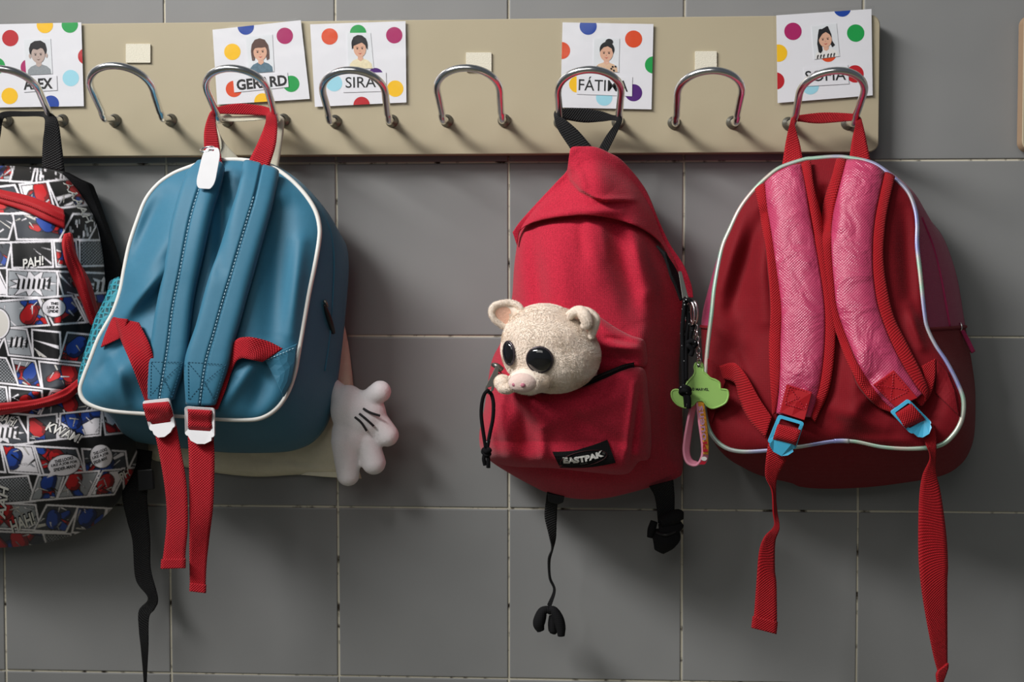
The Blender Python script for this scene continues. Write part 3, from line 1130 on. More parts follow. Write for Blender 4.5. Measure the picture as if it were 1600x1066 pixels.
card('dotted name card SIRA in a wide clear sleeve, bowl cut child portrait', [(484.5, 38), (633.6, 33), (635, 160), (492, 167)],
     [('orange', 515, 57, R_), ('green', 559.5, 51.5, R_), ('magenta', 616, 55, R_), ('sky', 522, 130, R_), ('yellow', 617.5, 138.5, R_), ('purple', 586.5, 119, R_), ('red', 565, 164, R_)],
     [(542, 51.5), (579, 51), (584, 107), (544, 108)], (M['hair_black'], M['skin'], M['shirt_cream'], 'bowl'),
     [(535, 114.5), (603, 113), (604, 142.5), (536, 144.5)], 'SIRA', (540, 137.5), (587.5, 136.5), 17, 5.0, 0.004)
card('dotted name card FÁTIMA with a child portrait, hair in a bun', [(879, 35), (1021, 37.6), (1018, 171), (875.6, 168)],
     [('blue', 919, 41, R_ + .6), ('orange', 990, 61, R_ + .6), ('orange', 877.5, 79, R_ + .6), ('green', 1021, 101.5, R_ + .6), ('yellow', 902, 132, R_), ('purple', 990, 145, R_ + .6), ('sky', 944, 152.5, R_)],
     [(928, 59.5), (968, 60.5), (967, 113), (927, 112)], (M['hair_black'], M['skin'], M['shirt_peach'], 'bun'),
     [(901, 119), (988, 120), (987.5, 150.5), (901, 147)], 'FÁTIMA', (904, 141), (981, 143.5), 22, 3.0, 0.004)
card('dotted name card SOFIA overlapping the top of the board end', [(1213, 24), (1361.6, 14), (1363.5, 149), (1215, 161)],
     [('magenta', 1239, 49, R_ + .8), ('blue', 1316, 12.5, R_ + .8), ('green', 1337, 51.7, R_ + .8), ('yellow', 1216.5, 83, R_ + .8), ('red', 1212, 126.5, R_ + .8), ('red', 1336, 115.5, R_ + .8), ('orange', 1294, 84, R_), ('sky', 1266, 134, R_ + .8)],
     [(1268, 41), (1307, 36.5), (1312, 88), (1272, 93)], (M['hair_black'], M['skin'], M['shirt_white'], 'tails'),
     [(1256, 106), (1325, 101), (1326.5, 131), (1257, 135)], 'SOFIA', (1258.5, 128), (1322, 125), 17, 5.0, 0.008)

# ------------------------------------------------------------------ ladder-lock buckle shared by the two strap bags
def ladder_buckle(quad, tab, dfn, mat, parent, th=0.0035, name='buckle'):
    """flat frame with a cross bar and a thumb tab; quad TL,TR,BR,BL px, tab = px points of the tab below"""
    q = quad_map(quad)
    def rr(u0, v0, u1, v1, r, n=5):
        return [q(u, v) for u, v in rrect(u0, v0, u1, v1, r, n)]
    tl = [q(1 - 0.10 * (k / 3.0), 1.0) for k in range(1)]
    outer = rr(0, 0, 1, 1, 0.10)
    # splice the tab into the bottom side of the frame
    out = []
    for i, p in enumerate(outer):
        out.append(p)
        if i == 11:
            out += list(tab)
    hole = rr(0.12, 0.11, 0.88, 0.80, 0.05)
    o = plate(name, [out, hole], dfn, th, mat, parent, bev=0.0008)
    bar = [q(u, v) for u, v in rrect(0.08, 0.42, 0.92, 0.54, 0.04, 3)]
    b = plate('cross_bar', [bar], lambda a, c: dfn(a, c) - 0.0005, th * 0.7, mat, o, bev=0.0006)
    return o

# ------------------------------------------------------------------ blue backpack
BLUE_F = [(352, 250), (384, 251), (421, 260), (448, 276), (474, 301), (492, 328), (499, 354), (498, 379), (491, 418), (483, 456), (475, 501),
          (466, 553), (460, 584), (449, 614), (432, 638), (408, 653), (378, 656), (334, 654), (283, 650), (222, 646), (175, 642), (147, 635),
          (131, 625), (125.5, 609), (131.5, 588), (140, 566), (153, 532), (165, 510), (177, 488), (188, 456), (194.5, 421), (202.5, 383),
          (214, 347.5), (228, 312.5), (247, 288.5), (269.5, 272.6), (292, 263), (320, 254)]
blue_base = lambda x, y: 0.088 + 0.070 * np.clip((y - 250) / 400.0, 0, 1.1) ** 0.8
blue_rs = [(292, 335, 180, 500, 26, 0.010), (262, 420, 196, 488, 12, 0.006), (248, 305, 208, 400, 18, -0.009), (250, 520, 160, 620, 30, 0.008),
           (205, 525, 150, 590, 14, -0.005), (440, 330, 425, 520, 22, -0.006), (470, 380, 455, 520, 14, 0.005), (455, 300, 415, 300, 18, 0.004),
           (420, 575, 395, 645, 16, -0.005), (400, 560, 345, 640, 12, 0.004), (180, 585, 240, 640, 16, -0.004), (350, 262, 345, 420, 12, -0.006),
           (175, 560, 200, 630, 9, 0.004)]
blue_rs = [(a, b, c, d, w, h * 1.7) for a, b, c, d, w, h in blue_rs]
blueB = Blob(BLUE_F, (315, 480), lambda x, y: blue_base(x, y) - 0.004, lambda x, y: blue_base(x, y) + 0.016 - 0.010 * ((x - 320) / 190.0) ** 2, 5.0, 0.6, blue_rs, 340)
bsurf = blueB.depth
blue_rs2 = [(350, 262, 345, 420, 14, -0.006), (330, 300, 300, 420, 20, 0.003)]
bsm = Blob(BLUE_F, (315, 480), blueB.edge, blueB.front, 5.0, 0.6, blue_rs2, 60).depth
blue = empty('backpack', P(330, 700, 0.09), 'teal blue backpack hung straps outward, white piping and red webbing', 'backpack')
W, c, _, _ = blueB.front_mesh(62)
n_ = W.shape[1]
f_ = ring_faces(W.shape[0], n_).tolist() + [(W.shape[0] * n_, (a + 1) % n_, a) for a in range(n_)]
mesh_obj('back_panel', np.vstack([W.reshape(-1, 3), c[None]]), f_, M['blue'], blue)
BLUE_B = [(350, 262), (421, 266), (470, 296), (508, 335), (528, 360), (541, 383), (545, 411), (544, 443), (540, 491), (536, 530), (529, 588),
          (522, 631), (511, 664), (494, 687), (472, 700), (438, 707), (369, 708), (317, 704), (239, 695), (204, 687), (196, 672), (202, 640),
          (208, 600), (216, 540), (230, 460), (250, 380), (265, 320), (300, 280)]
gus, grings = gusset('side_gusset', blueB, BLUE_B, (355, 485), lambda x, y: 0.048 + 0 * x, M['blue'], blue, 0.006)
fx, fy = blueB.outline()
tube('piping', PA(fx, fy, blueB.edge(fx, fy) + 0.001), 0.0026, M['white_cord'], blue, seg=10, closed=True)

# padded shoulder straps with a stitched centre line
cl = lambda u: -0.0030 * np.exp(-((u - 0.52) / 0.030) ** 2) - 0.0012 * ramp(u, 0.5, 0.56)
SL_L = [(308, 258), (290, 279), (270, 347), (257, 424), (244, 491), (237, 540), (233, 566), (233, 622)]
SL_R = [(350, 259), (344, 290), (330, 335), (313, 411), (301, 469), (294, 530), (289, 566), (270, 625)]
SR_L = [(381, 256), (373, 295), (364, 325), (346, 386), (327, 437), (308, 507), (290, 566), (292, 630)]
SR_R = [(436, 270), (425, 320), (413, 363), (391, 440), (375, 500), (365, 535), (357, 570), (337, 632)]
for L_, R__, lab in ((SL_L, SL_R, None), (SR_L, SR_R, None)):
    st = ribbon('shoulder_strap', L_, R__, M['blue'], blue, 0.008, 90, 45, 0.0040, 7.0, bsm, 0.0085, cl)
    mid = [((a[0] + b[0]) / 2, (a[1] + b[1]) / 2) for a, b in zip(L_, R__)]
    dashes('centre_stitching', [(x - 2.8, y) for x, y in mid[1:]], lambda a, b: bsm(a, b) + 0.0163, M['blue_thread'], st, 3.2, 2.4, 0.0005, 0.0005)
    # boxed cross stitching on the strap end
    e = [L_[-2], R__[-2], R__[-1], L_[-1]]
    q = quad_map(e)
    for a, b in (((.06, .0), (.94, .0)), ((.06, .0), (.06, .95)), ((.94, .0), (.94, .95)), ((.06, .02), (.94, .95)), ((.94, .02), (.06, .95))):
        seg = [q(a[0] + (b[0] - a[0]) * t, a[1] + (b[1] - a[1]) * t) for t in np.linspace(0, 1, 6)]
        dashes('end_stitching', seg, lambda x, y: bsm(x, y) + 0.0163, M['dark_thread'], st, 3.0, 2.0, 0.0005, 0.0005)

# lower webbing from the corners to the buckles
bs2 = lambda o: (lambda x, y: bsurf(x, y) + o)
def on(pts, surf, off):
    return [(x, y, float(surf(x, y)) + (o2[0] if o2 else off)) for x, y, *o2 in pts]
ribbon('lower_webbing', on([(158, 543), (165, 522), (176, 497.5), (182, 497)], bsurf, 0.004), on([(187, 529), (189, 527), (196, 512), (200, 499)], bsurf, 0.006), M['red_web'], blue, n=24)
ribbon('lower_webbing', on([(180, 497), (188, 528), (206, 572), (226, 624), (232, 645)], bsurf, 0.009), on([(217, 504), (235, 542), (246, 585), (256, 622), (262, 640)], bsurf, 0.008), M['red_web'], blue, n=40)
ribbon('lower_webbing', on([(442, 545, .004), (420, 534, .008), (398, 528, .012), (384, 527, .012), (370, 531, .010), (356, 552, .004), (336, 600, .004), (318, 640, .006)], bsurf, 0),
       on([(410, 566, .008), (396, 563, .010), (386, 561, .012), (378, 560, .012), (369, 565, .010), (362, 580, .004), (352, 610, .004), (340, 640, .006)], bsurf, 0), M['red_web'], blue, n=60)
# corner reinforcements
plate('corner_patch', [[(412, 560), (464, 537), (461, 566), (455, 597), (443, 621), (430, 594)]], bs2(0.0055), 0.004, M['blue'], blue, bev=0.001, sub=2)
dashes('corner_stitching', [(418, 562), (462, 543)], bs2(0.0056), M['blue_thread'], blue, 3, 2.2)

# buckles, wrapped webbing and hanging tails
ladder_buckle([(222, 627), (264, 622), (274, 668), (234, 674)], [(266, 676), (257, 683), (247, 684), (240, 679)], bs2(0.022), M['white_plastic'], blue)
ladder_buckle([(288, 635), (335, 638), (335, 684), (289, 681)], [(330, 689), (320, 694), (308, 694), (298, 689)], bs2(0.022), M['white_plastic'], blue)
ribbon('webbing_wrap', on([(224, 640, .014), (223, 632, .021), (225, 638, .0255), (227, 648, .026), (230, 657, .024), (231, 664, .017)], bsurf, 0), on([(264, 636, .014), (263, 628, .021), (266, 634, .0255), (269, 643, .026), (271, 652, .024), (272, 660, .017)], bsurf, 0), M['red_web'], blue, n=24)
ribbon('webbing_wrap', on([(294, 648, .014), (293, 640, .021), (294, 645, .0255), (294, 656, .026), (294, 665, .024), (294, 672, .017)], bsurf, 0), on([(332, 650, .014), (331, 642, .021), (331, 648, .0255), (331, 659, .026), (331, 668, .024), (331, 675, .017)], bsurf, 0), M['red_web'], blue, n=24)
tl_l = [(238, 664, .170), (245, 690, .172), (257, 756, .176), (261, 808, .176), (256, 862, .180), (252, 886, .182)]
tl_r = [(274, 658, .170), (280, 690, .172), (291, 756, .180), (293, 820, .182), (290, 862, .180), (289, 886, .182)]
ribbon('strap_tail', tl_l, tl_r, M['red_web'], blue, n=50)
ribbon('strap_tail_hem', [(252.5, 874, .1835), (251.5, 889, .1845)], [(290, 873, .1835), (289.5, 888, .1845)], M['red_web'], blue, 0.003, n=8)
tr_l = [(293, 672, .170), (295.5, 720, .174), (296, 790, .178), (296, 842, .180), (296, 880, .178), (297, 918, .176)]
tr_r = [(333, 675, .170), (335, 720, .174), (333, 790, .178), (327, 842, .172), (323, 880, .174), (321, 920, .176)]
ribbon('strap_tail', tr_l, tr_r, M['red_web'], blue, n=50)
ribbon('strap_tail_hem', [(297, 911, .1775), (296.5, 924, .1785)], [(322, 914, .1775), (321.5, 927, .1785)], M['red_web'], blue, 0.003, n=8)

# haul loop over the hook
ribbon('haul_loop', [(319, 236, .094), (319, 205, .085), (326, 180, .074), (333, 171, .064), (338, 168, .058), (369, 162, .056), (400, 164, .056), (419, 168, .060), (428, 176, .068), (433, 190, .078), (431, 225, .088), (420, 262, .094)],
       [(347, 258, .092), (342, 222, .085), (337, 192, .074), (336.5, 181, .064), (339, 178, .058), (375, 179, .056), (400, 180, .056), (415, 181, .060), (416, 184, .068), (414, 196, .078), (402, 225, .088), (386, 257, .094)], M['red_web'], blue, n=130)
ribbon('haul_loop_end', [(319, 232, .094), (325, 258, .0955)], [(345, 240, .0935), (348, 262, .0955)], M['red_web'], blue, n=10)
# side net pocket and zip pull
npx = [(186.5, 440), (176, 441), (163, 470), (148, 501), (138, 535), (131, 560), (125, 592), (127, 606)]
npr = [(192, 441), (190, 444), (184, 472), (170, 500), (158, 530), (146, 558), (136, 580), (131, 596)]
ribbon('net_pocket', [(x, y, float(blue_base(x, y)) - 0.022) for x, y in npx], [(x, y, float(blue_base(x, y)) - 0.008) for x, y in npr], M['net'], blue, 0.002, 50, 9, 0.004, 2.0)
ribbon('net_pocket_hem', [(186, 437, .075), (174, 440, .070), (170, 452, .070)], [(192, 440, .105), (190, 444, .107), (187, 456, .108)], M['blue'], blue, 0.003, 12)
def near_d(rings, x, y, k=14):
    """distance from the wall of the gusset surface under a pixel"""
    w = rings[:k].reshape(-1, 3)
    qx, qy = to_px(w)
    return np.array([-w[np.argmin((qx - a) ** 2 + (qy - b) ** 2)][1] for a, b in zip(x, y)])
zx, zy = np.array([507., 511, 516, 521]), np.array([476., 488, 503, 520])
tube('zip_pull', PA(zx, zy, near_d(grings, zx, zy) + 0.004), [.0012, .0026, .0030, .0022], M['black'], blue, n=20)
zx, zy = np.array([507, 509.5, 511]), np.array([470., 474, 479])
tube('zip_slider', PA(zx, zy, near_d(grings, zx, zy) + 0.002), 0.0018, M['steel'], blue, n=10)
zx, zy = np.array([503., 516, 522, 521, 516, 508]), np.array([332., 360, 400, 450, 520, 580])
tube('zip_seam', PA(zx, zy, near_d(grings, zx, zy) + 0.0003), 0.0012, M['blue'], blue, n=60)

# white luggage tag on the haul loop
ltag = empty('luggage_tag', P(320, 292, 0.098), 'blank white rounded tag on a steel ring at the blue backpack loop', 'tag')
q = quad_map([(319, 230), (346, 231), (334, 296), (304, 294)])
plate('tag_plate', [[q(u, v) for u, v in rrect(0, 0, 1, 1, 0.28, 7)], [q(u, v) for u, v in rrect(0.30, 0.045, 0.60, 0.085, 0.019, 4)]], lambda x, y: 0.1310 + (np.asarray(y) - 230) * 0.00006, 0.0014, M['white_plastic'], ltag, bev=0.0004)
a = np.linspace(0, 2 * math.pi, 26, endpoint=False)
tube('split_ring', PA(324 + 11 * np.cos(a), 233 + 3.4 * np.sin(a) - 2 * np.cos(a), 0.1250 + 0.006 * np.sin(a)), 0.0008, M['chrome'], ltag, seg=8, closed=True)

# ------------------------------------------------------------------ cream cloth bag behind the blue backpack
cloth = empty('cloth_bag', P(380, 748, 0.02), 'cream cotton bag hanging behind the teal blue backpack', 'bag')
CB = [(300, 275), (350, 268), (420, 272), (455, 300), (490, 360), (518, 440), (541, 520), (552, 600), (558, 680), (556, 728), (520, 745), (470, 742), (400, 745), (330, 738), (262, 724), (236, 716), (232, 690), (240, 600), (250, 450), (270, 330)]
cbb = Blob(CB, (395, 520), lambda x, y: 0.008 + 0 * x, lambda x, y: 0.032 + 0 * x, 5, 0.5,
           [(300, 735, 520, 738, 8, 0.004), (400, 715, 540, 730, 6, -0.004), (545, 540, 552, 660, 5, 0.003), (260, 700, 300, 735, 6, 0.003), (430, 712, 470, 742, 7, 0.005)], 220)
blob_body('bag_body', cbb, lambda x, y: 0.004 + 0 * x, M['cream'], cloth, 40)
ribbon('bag_handle', [(336, 182, .050), (338, 200, .047), (352, 224, .045), (372, 246, .043), (392, 268, .041)], [(336, 190, .052), (346, 222, .049), (344, 240, .047), (346, 256, .045), (352, 275, .043)], M['cream'], cloth, 0.001, 30)
ribbon('bag_handle', [(336, 180, .052), (360, 182, .052), (390, 181, .052), (424, 178, .052), (437, 180, .050), (444, 190, .048), (441, 222, .046), (434, 268, .042)],
       [(336, 187, .053), (360, 190, .053), (390, 189, .053), (416, 187, .053), (424, 190, .050), (428, 200, .048), (416, 225, .046), (404, 268, .042)], M['cream'], cloth, 0.001, 60)
ribbon('hem_corner', [(470, 742, .030), (520, 746, .030), (565, 748, .028)], [(480, 738, .031), (540, 738, .031), (562, 738, .029)], M['cream'], cloth, 0.001, 20)

# ------------------------------------------------------------------ white plush hand
def seg_parts(a, b, ra, rb, k=7):
    A, B = np.array(a), np.array(b)
    return [(A + (B - A) * t, (ra + (rb - ra) * t,) * 3, None) for t in np.linspace(0, 1, k)]
hd = 0.055
hand = empty('plush_hand', P(560, 758, 0.04), 'white four fingered plush hand with three black lines, beside the blue backpack', 'plush toy')
pxm = 1 / 1400.0
pt = lambda x, y, d=hd: PA(x, y, d)
parts = [(pt(558, 650), (0.027, 0.017, 0.030), None), (pt(545, 640), (0.021, 0.016, 0.028), None), (pt(575, 650), (0.021, 0.016, 0.026), None), (pt(548, 680), (0.022, 0.016, 0.026), None)]
parts += seg_parts(pt(514, 596, .046), pt(540, 630), 0.008, 0.015)
parts += seg_parts(pt(540, 690), pt(544, 742), 0.0165, 0.0130)
parts += seg_parts(pt(575, 690), pt(584, 723), 0.0125, 0.0138)
parts += seg_parts(pt(588, 655), pt(605, 680), 0.0125, 0.0132)
parts += seg_parts(pt(575, 625), pt(594, 612, .06), 0.011, 0.0125)
fused('glove_body', parts, 0.0018, M['plush_white'], hand, 8)
hs = lambda x, y: 0.0745 + 0 * np.asarray(x, float) - 0.00001 * (np.asarray(x) - 560) ** 2 * 0.3
for ln in ([(567.5, 638.5), (578, 644.5), (594, 650)], [(561.5, 646.5), (572, 655), (584, 666)], [(554.5, 652), (564, 660), (573, 673.5)]):
    p = arclen(np.array(ln, float), 8)
    tube('stitched_line', PA(p[:, 0], p[:, 1], np.array([0.0718 + 0.0006 * k for k in (0, 1, 1.5, 1.6, 1.6, 1.3, .6, 0)])), 0.0013, M['ink'], hand, n=16)

# ------------------------------------------------------------------ red backpack with the plush pig
red = empty('backpack', P(920, 780, 0.08), 'plain red backpack with front pocket, black woven label and black loop', 'backpack')
RED_O = [(915, 252), (893, 270), (862, 300), (832, 332), (813, 362), (804, 410), (800, 465), (793, 500), (784, 532), (768, 566), (758, 630), (750, 676), (751, 702),
         (767, 721), (798, 741), (831, 759), (852, 769), (882, 777), (916, 780.5), (950, 778), (993, 768), (1034, 756), (1058, 747), (1066.5, 736),
         (1067, 690), (1066, 639), (1061, 592), (1063, 540), (1067, 500), (1068, 462), (1056, 412), (1036, 374), (1016, 325), (985, 280), (945, 252)]
red_front = lambda x, y: 0.128 + 0.030 * ramp(y, 330, 600) - 0.075 * ramp(x, 985, 1090) + 0.006 * ramp(x, 980, 900)
red_rs = [(828, 366, 846, 490, 11, -0.010), (868, 362, 885, 470, 16, 0.004), (962, 366, 1000, 500, 15, -0.011), (988, 362, 1012, 450, 12, 0.007),
          (1010, 470, 1005, 640, 12, 0.006), (1035, 480, 1030, 700, 14, -0.004), (925, 350, 935, 430, 14, 0.003), (800, 745, 1000, 762, 10, 0.003),
          (905, 346, 912, 400, 7, -0.003), (940, 350, 950, 400, 6, 0.002), (1040, 560, 1045, 700, 9, 0.004)]
red_rs = [(a, b, c, d, w * 1.35, h * 1.5) for a, b, c, d, w, h in red_rs]
redB = Blob(RED_O, (930, 560), lambda x, y: 0.050 + 0 * x, red_front, 3.4, 0.62, red_rs, 380)
rsurf = redB.depth
blob_body('bag_body', redB, lambda x, y: 0.018 + 0 * x, M['red'], red, 70)

# front pocket, lower side
POC = [(770, 572), (784, 590), (808, 606), (841, 612), (872, 609), (912, 602), (946, 589), (973, 577), (992, 573.5), (1008, 580), (1013, 620), (1017, 660), (1015.5, 713),
       (998, 722), (978, 741), (930, 739), (865, 732), (800, 729), (767, 720), (752, 702), (749, 678), (757, 640), (763, 600)]
poc_rs = [(783, 640, 797, 715, 13, 0.007), (800, 612, 850, 664, 11, 0.006), (846, 672, 850, 722, 9, 0.005), (1000, 605, 985, 728, 6, -0.005), (862, 655, 962, 622, 16, 0.004),
          (818, 640, 822, 715, 11, -0.005), (880, 640, 965, 690, 12, -0.004), (765, 650, 772, 710, 7, 0.005), (905, 650, 940, 680, 14, 0.003), (870, 612, 950, 596, 6, 0.002), (992, 600, 975, 735, 6, 0.004)]
poc_rs = [(a, b, c, d, w, h * 1.5) for a, b, c, d, w, h in poc_rs]
pocB = Blob(POC, (890, 665), lambda x, y: rsurf(x, y) + 0.003 + 0.026 * ramp(y, 665, 600) * ramp(x, 1015, 960), lambda x, y: np.maximum(rsurf(890 + (np.asarray(x) - 890) * 0.8, np.minimum(y, 690)), 0.12) + 0.038 + 0 * x, 8.0, 0.55, poc_rs, 260)
psurf = pocB.depth
blob_body('front_pocket', pocB, lambda x, y: rsurf(x, y) - 0.004, M['red'], red, 50)
# upper lip of the pocket, behind the toy
LIP = [(772, 566), (783, 540), (800, 512), (826, 481), (836, 477), (866, 480), (893, 482), (930, 492), (962, 512), (985, 524), (1005, 531), (1010, 545), (1010, 572), (992, 573), (973, 576), (946, 586), (912, 598), (872, 605), (841, 608), (808, 602), (786, 588)]
lip_rs = [(830, 482, 893, 486, 5, 0.005), (948, 540, 1004, 546, 7, 0.009), (950, 528, 990, 535, 5, -0.004), (940, 560, 990, 566, 8, -0.005), (935, 500, 960, 530, 8, 0.004), (776, 560, 800, 520, 7, 0.006), (1004, 534, 1008, 570, 4, 0.004)]
lipB = Blob(LIP, (895, 548), lambda x, y: rsurf(x, y) + 0.002, lambda x, y: rsurf(x, y) + 0.012 + 0.006 * ramp(x, 930, 985), 6, 0.55, lip_rs, 220)
blob_body('pocket_lip', lipB, lambda x, y: rsurf(x, y) - 0.003, M['red'], red, 36)
# pocket zip
zp = np.array([(776, 578), (790, 594), (808, 604), (841, 610), (872, 606), (912, 599), (946, 586), (973, 575), (990, 571)], float)
zd = lambda o: [(x, y, float(pocB.edge(x, y)) + o) for x, y in zp]
zip_o = ribbon('pocket_zip', [(x, y - 4.5, d) for x, y, d in zd(0.003)], [(x, y + 4.5, d) for x, y, d in zd(0.006)], M['black_cloth'], red, 0.002, 70, label='black pocket zip')
zr = catmull(np.array(zd(0.0085)), 60)
dashes('zip_teeth', [(x, y - 1.5) for x, y, _ in zd(0)], lambda a, b: pocB.edge(a, b) + 0.007, M['black'], zip_o, 1.3, 1.3, 0.0014, 0.0005)
dashes('pocket_stitching', [(838, 625), (865, 626), (900, 622), (940, 612)], lambda a, b: psurf(a, b), M['red_print'], red, 2.6, 2.0, 0.0004, 0.0004)

# label
PQ = [(863, 706.5), (949, 687.5), (962, 723.5), (875, 731)]
def lbl_pts():
    q = quad_map(PQ)
    top = [q(t, 0) for t in np.linspace(0, 1, 12)]
    top = [(x, y + 6.0 * math.sin(math.pi * i / 11) * (1 if i < 6 else .8)) for i, (x, y) in enumerate(top)]
    rt = [q(1, t) for t in np.linspace(0, 1, 5)[1:]]
    bt = [q(t, 1) for t in np.linspace(1, 0, 12)[1:]]
    bt = [(x, y + 3.5 * math.sin(math.pi * (i + 1) / 11)) for i, (x, y) in enumerate(bt)]
    return top + rt + bt
lab = plate('label_patch', [lbl_pts()], lambda a, b: psurf(a, b) + 0.0030, 0.0022, M['black_cloth'], red, label='black woven label', sub=2)
lettering('lettering', 'EASTPAK', (880.5, 724.5), (943.5, 713.0), 10.0, lambda a, b: psurf(a, b) + 0.0040, M['white_print'], lab, bold=0.065, arc=-3.5)
lettering('lettering', '®', (941.5, 710.5), (945.8, 709.8), 4.0, lambda a, b: psurf(a, b) + 0.0040, M['grey_print'], lab, bold=0.0)
lettering('lettering', 'USA', (907, 726.5), (918, 724.8), 3.0, lambda a, b: psurf(a, b) + 0.0040, M['grey_print'], lab, bold=0.0)
ep = np.array(circle(912, 717, 37, 11.5, n=60, rot=-11))
tube('oval_outline', PA(ep[:, 0], ep[:, 1], psurf(ep[:, 0], ep[:, 1]) + 0.0036), 0.00035, M['maroon_print'], lab, seg=6, closed=True)

# hood flap folded over the main zip
def flap_depth(x, y):
    x, y = np.asarray(x, float), np.asarray(y, float)
    a_ = rsurf(x, y) + 0.010
    b_ = 0.082 - 0.030 * ramp(x, 960, 1060) - 0.02 * ramp(x, 880, 820)
    k = 0.006
    d = k * np.log(np.exp(a_ / k) + np.exp(b_ / k))
    rs = [(908, 236, 955, 300, 30, 0.012), (926, 312, 990, 312, 5, 0.003),
          (860, 310, 812, 352, 14, 0.006), (895, 328, 970, 331, 7, 0.004), (980, 290, 1015, 340, 14, 0.004), (888, 332, 840, 340, 5, 0.003), (900, 262, 912, 290, 7, 0.006)]
    xc = np.interp(y, [225, 262, 282, 298, 309, 316], [878, 887, 892, 906, 926, 950], right=2000)
    st = 1 / (1 + np.exp(-np.clip((x - xc) / 1.8, -30, 30)))
    return d + ridges(x, y, rs) + 0.011 * st * (1 - ramp(x, 925, 1010)) * (1 - ramp(y, 312, 320))
ribbon('hood_flap', [(801, 363), (813, 346), (840, 316), (870, 284), (886, 266), (889, 246), (893, 231), (910, 229), (930, 230), (950, 238), (974, 253), (1008, 295), (1030, 346), (1047, 382), (1068, 414), (1080, 445), (1083, 465)],
       [(808, 384), (813, 361), (828, 350), (845, 344.5), (862, 341), (880, 338.5), (895, 337), (909, 336), (930, 337), (955, 341), (980, 348), (1000, 356), (1020, 369), (1037, 387), (1056, 424), (1068, 448), (1076, 465)],
       M['red'], red, 0.004, 220, 61, 0.002, 16, flap_depth, 0.002, flat=True)
ribbon('side_zip', [(1026, 384, .100), (1044, 404, .096), (1058, 428, .092), (1070, 462, .090)], [(1040, 396, .106), (1048, 430, .106), (1056, 448, .104), (1064, 470, .100)], M['black_cloth'], red, 0.003, 30)

# black grab loop on the hook
ribbon('grab_loop', [(896, 240, .082), (872, 203, .078), (866, 184, .072), (867, 174, .064), (876, 170, .058), (909, 169, .054), (940, 174, .055), (958, 180, .060), (968, 181, .066), (972, 188, .070), (962, 212, .076), (948, 240, .078)],
       [(934, 240, .086), (905, 206, .080), (884, 188, .074), (876, 184, .066), (879, 186, .058), (912, 191.5, .054), (940, 190, .055), (955, 188, .060), (962, 189, .066), (961, 194, .070), (946, 214, .076), (930, 242, .078)], M['black_web'], red, n=130)
# hanging side straps
ribbon('lower_strap', [(855, 768, .060), (853, 782, .058), (851, 808, .056), (858, 838, .056), (862, 857, .056), (856.5, 874, .056), (858, 903, .056), (864, 922, .056), (855, 945, .058)],
       [(881, 775, .060), (872, 786, .058), (870, 812, .056), (868.5, 840, .052), (864, 858, .050), (859.5, 877, .052), (860.5, 903, .052), (868.5, 923, .056), (860, 952, .058)], M['black_web'], red, n=70)
plate('strap_slider', [[(856, 771), (882, 776), (880, 786), (872, 789), (857, 785)]], 0.063, 0.006, M['black'], red, bev=0.001)
def bcap(name, pts, rad, d):
    p = np.array(pts, float)
    return tube(name, PA(p[:, 0], p[:, 1], np.full(len(p), d)), rad, M['black_cloth'], red, n=24, seg=12)
bcap('strap_knot', [(850, 951), (856, 953), (862, 958)], [.003, .0042, .003], .060)
bcap('strap_end', [(855, 952), (848, 956), (844, 966), (842, 976), (845, 986)], [.004, .0055, .0068, .0066, .0042], .060)
bcap('strap_end', [(858, 952), (865, 954), (872, 966), (876, 980), (877, 994)], [.003, .0048, .0060, .0056, .0040], .062)
bcap('strap_end', [(862, 962), (863, 974), (864, 986), (863, 990)], [.003, .0050, .0050, .0032], .057)
ribbon('lower_strap', [(1014, 760, .070), (1022, 774, .066), (1026, 795, .064), (1028, 818, .064)], [(1052, 750, .068), (1054, 774, .066), (1054, 795, .064), (1053, 818, .064)], M['black_web'], red, n=24)
bcap('strap_roll', [(1032, 816), (1045, 812), (1060, 806), (1068, 806)], [.007, .0085, .0075, .004], .068)
bcap('strap_roll', [(1030, 830), (1045, 828), (1060, 822), (1066, 818)], [.008, .0095, .006, .003], .066)
bcap('strap_roll', [(1022, 815), (1018, 828), (1015, 840)], [.004, .0045, .003], .064)
bcap('strap_roll', [(1040, 830), (1038, 845), (1030, 862)], [.013, .0145, .006], .062)
bcap('strap_roll', [(1045, 828), (1050, 840), (1040, 855)], [.008, .0095, .006], .063)
p = np.array([(1026, 832), (1040, 836), (1055, 830)], float)
tube('strap_band', PA(p[:, 0], p[:, 1], np.array([.071, .078, .072])), .0016, M['black'], red, n=14)

# pocket zip pull with cord
pull = plate('zip_pull', [[(775, 571), (780, 574), (777, 590), (771, 610), (764, 617), (757, 612), (759, 603), (768, 586)], [(762, 606), (768, 604), (767, 609), (763, 613), (760, 611)]], 0.196, 0.0016, M['steel'], red, bev=0.0004, label='worn steel zip pull')
tube('zip_slider', PA(np.array([770, 776, 784]), np.array([570, 572, 578]), np.array([.186, .192, .190])), [.002, .003, .003], M['steel'], red, n=12)
def cord(name, pts, rad, parent, d=None, n=40):
    p = np.array(pts, float)
    return tube(name, PA(p[:, 0], p[:, 1], p[:, 2]), rad, M['cord'], parent, n=n)
m, nt, b = base_mat('flecked_black_cord', (0.012, 0.012, 0.013), 0.9, 0, 0.1)
tc = nd(nt, 'ShaderNodeTexCoord')
vo = nd(nt, 'ShaderNodeTexVoronoi')
vo.inputs['Scale'].default_value = 190
nt.links.new(tc.outputs['Object'], vo.inputs['Vector'])
cr = nd(nt, 'ShaderNodeValToRGB')
cr.color_ramp.elements[0].position, cr.color_ramp.elements[0].color = 0.10, (0.45, 0.45, 0.45, 1)
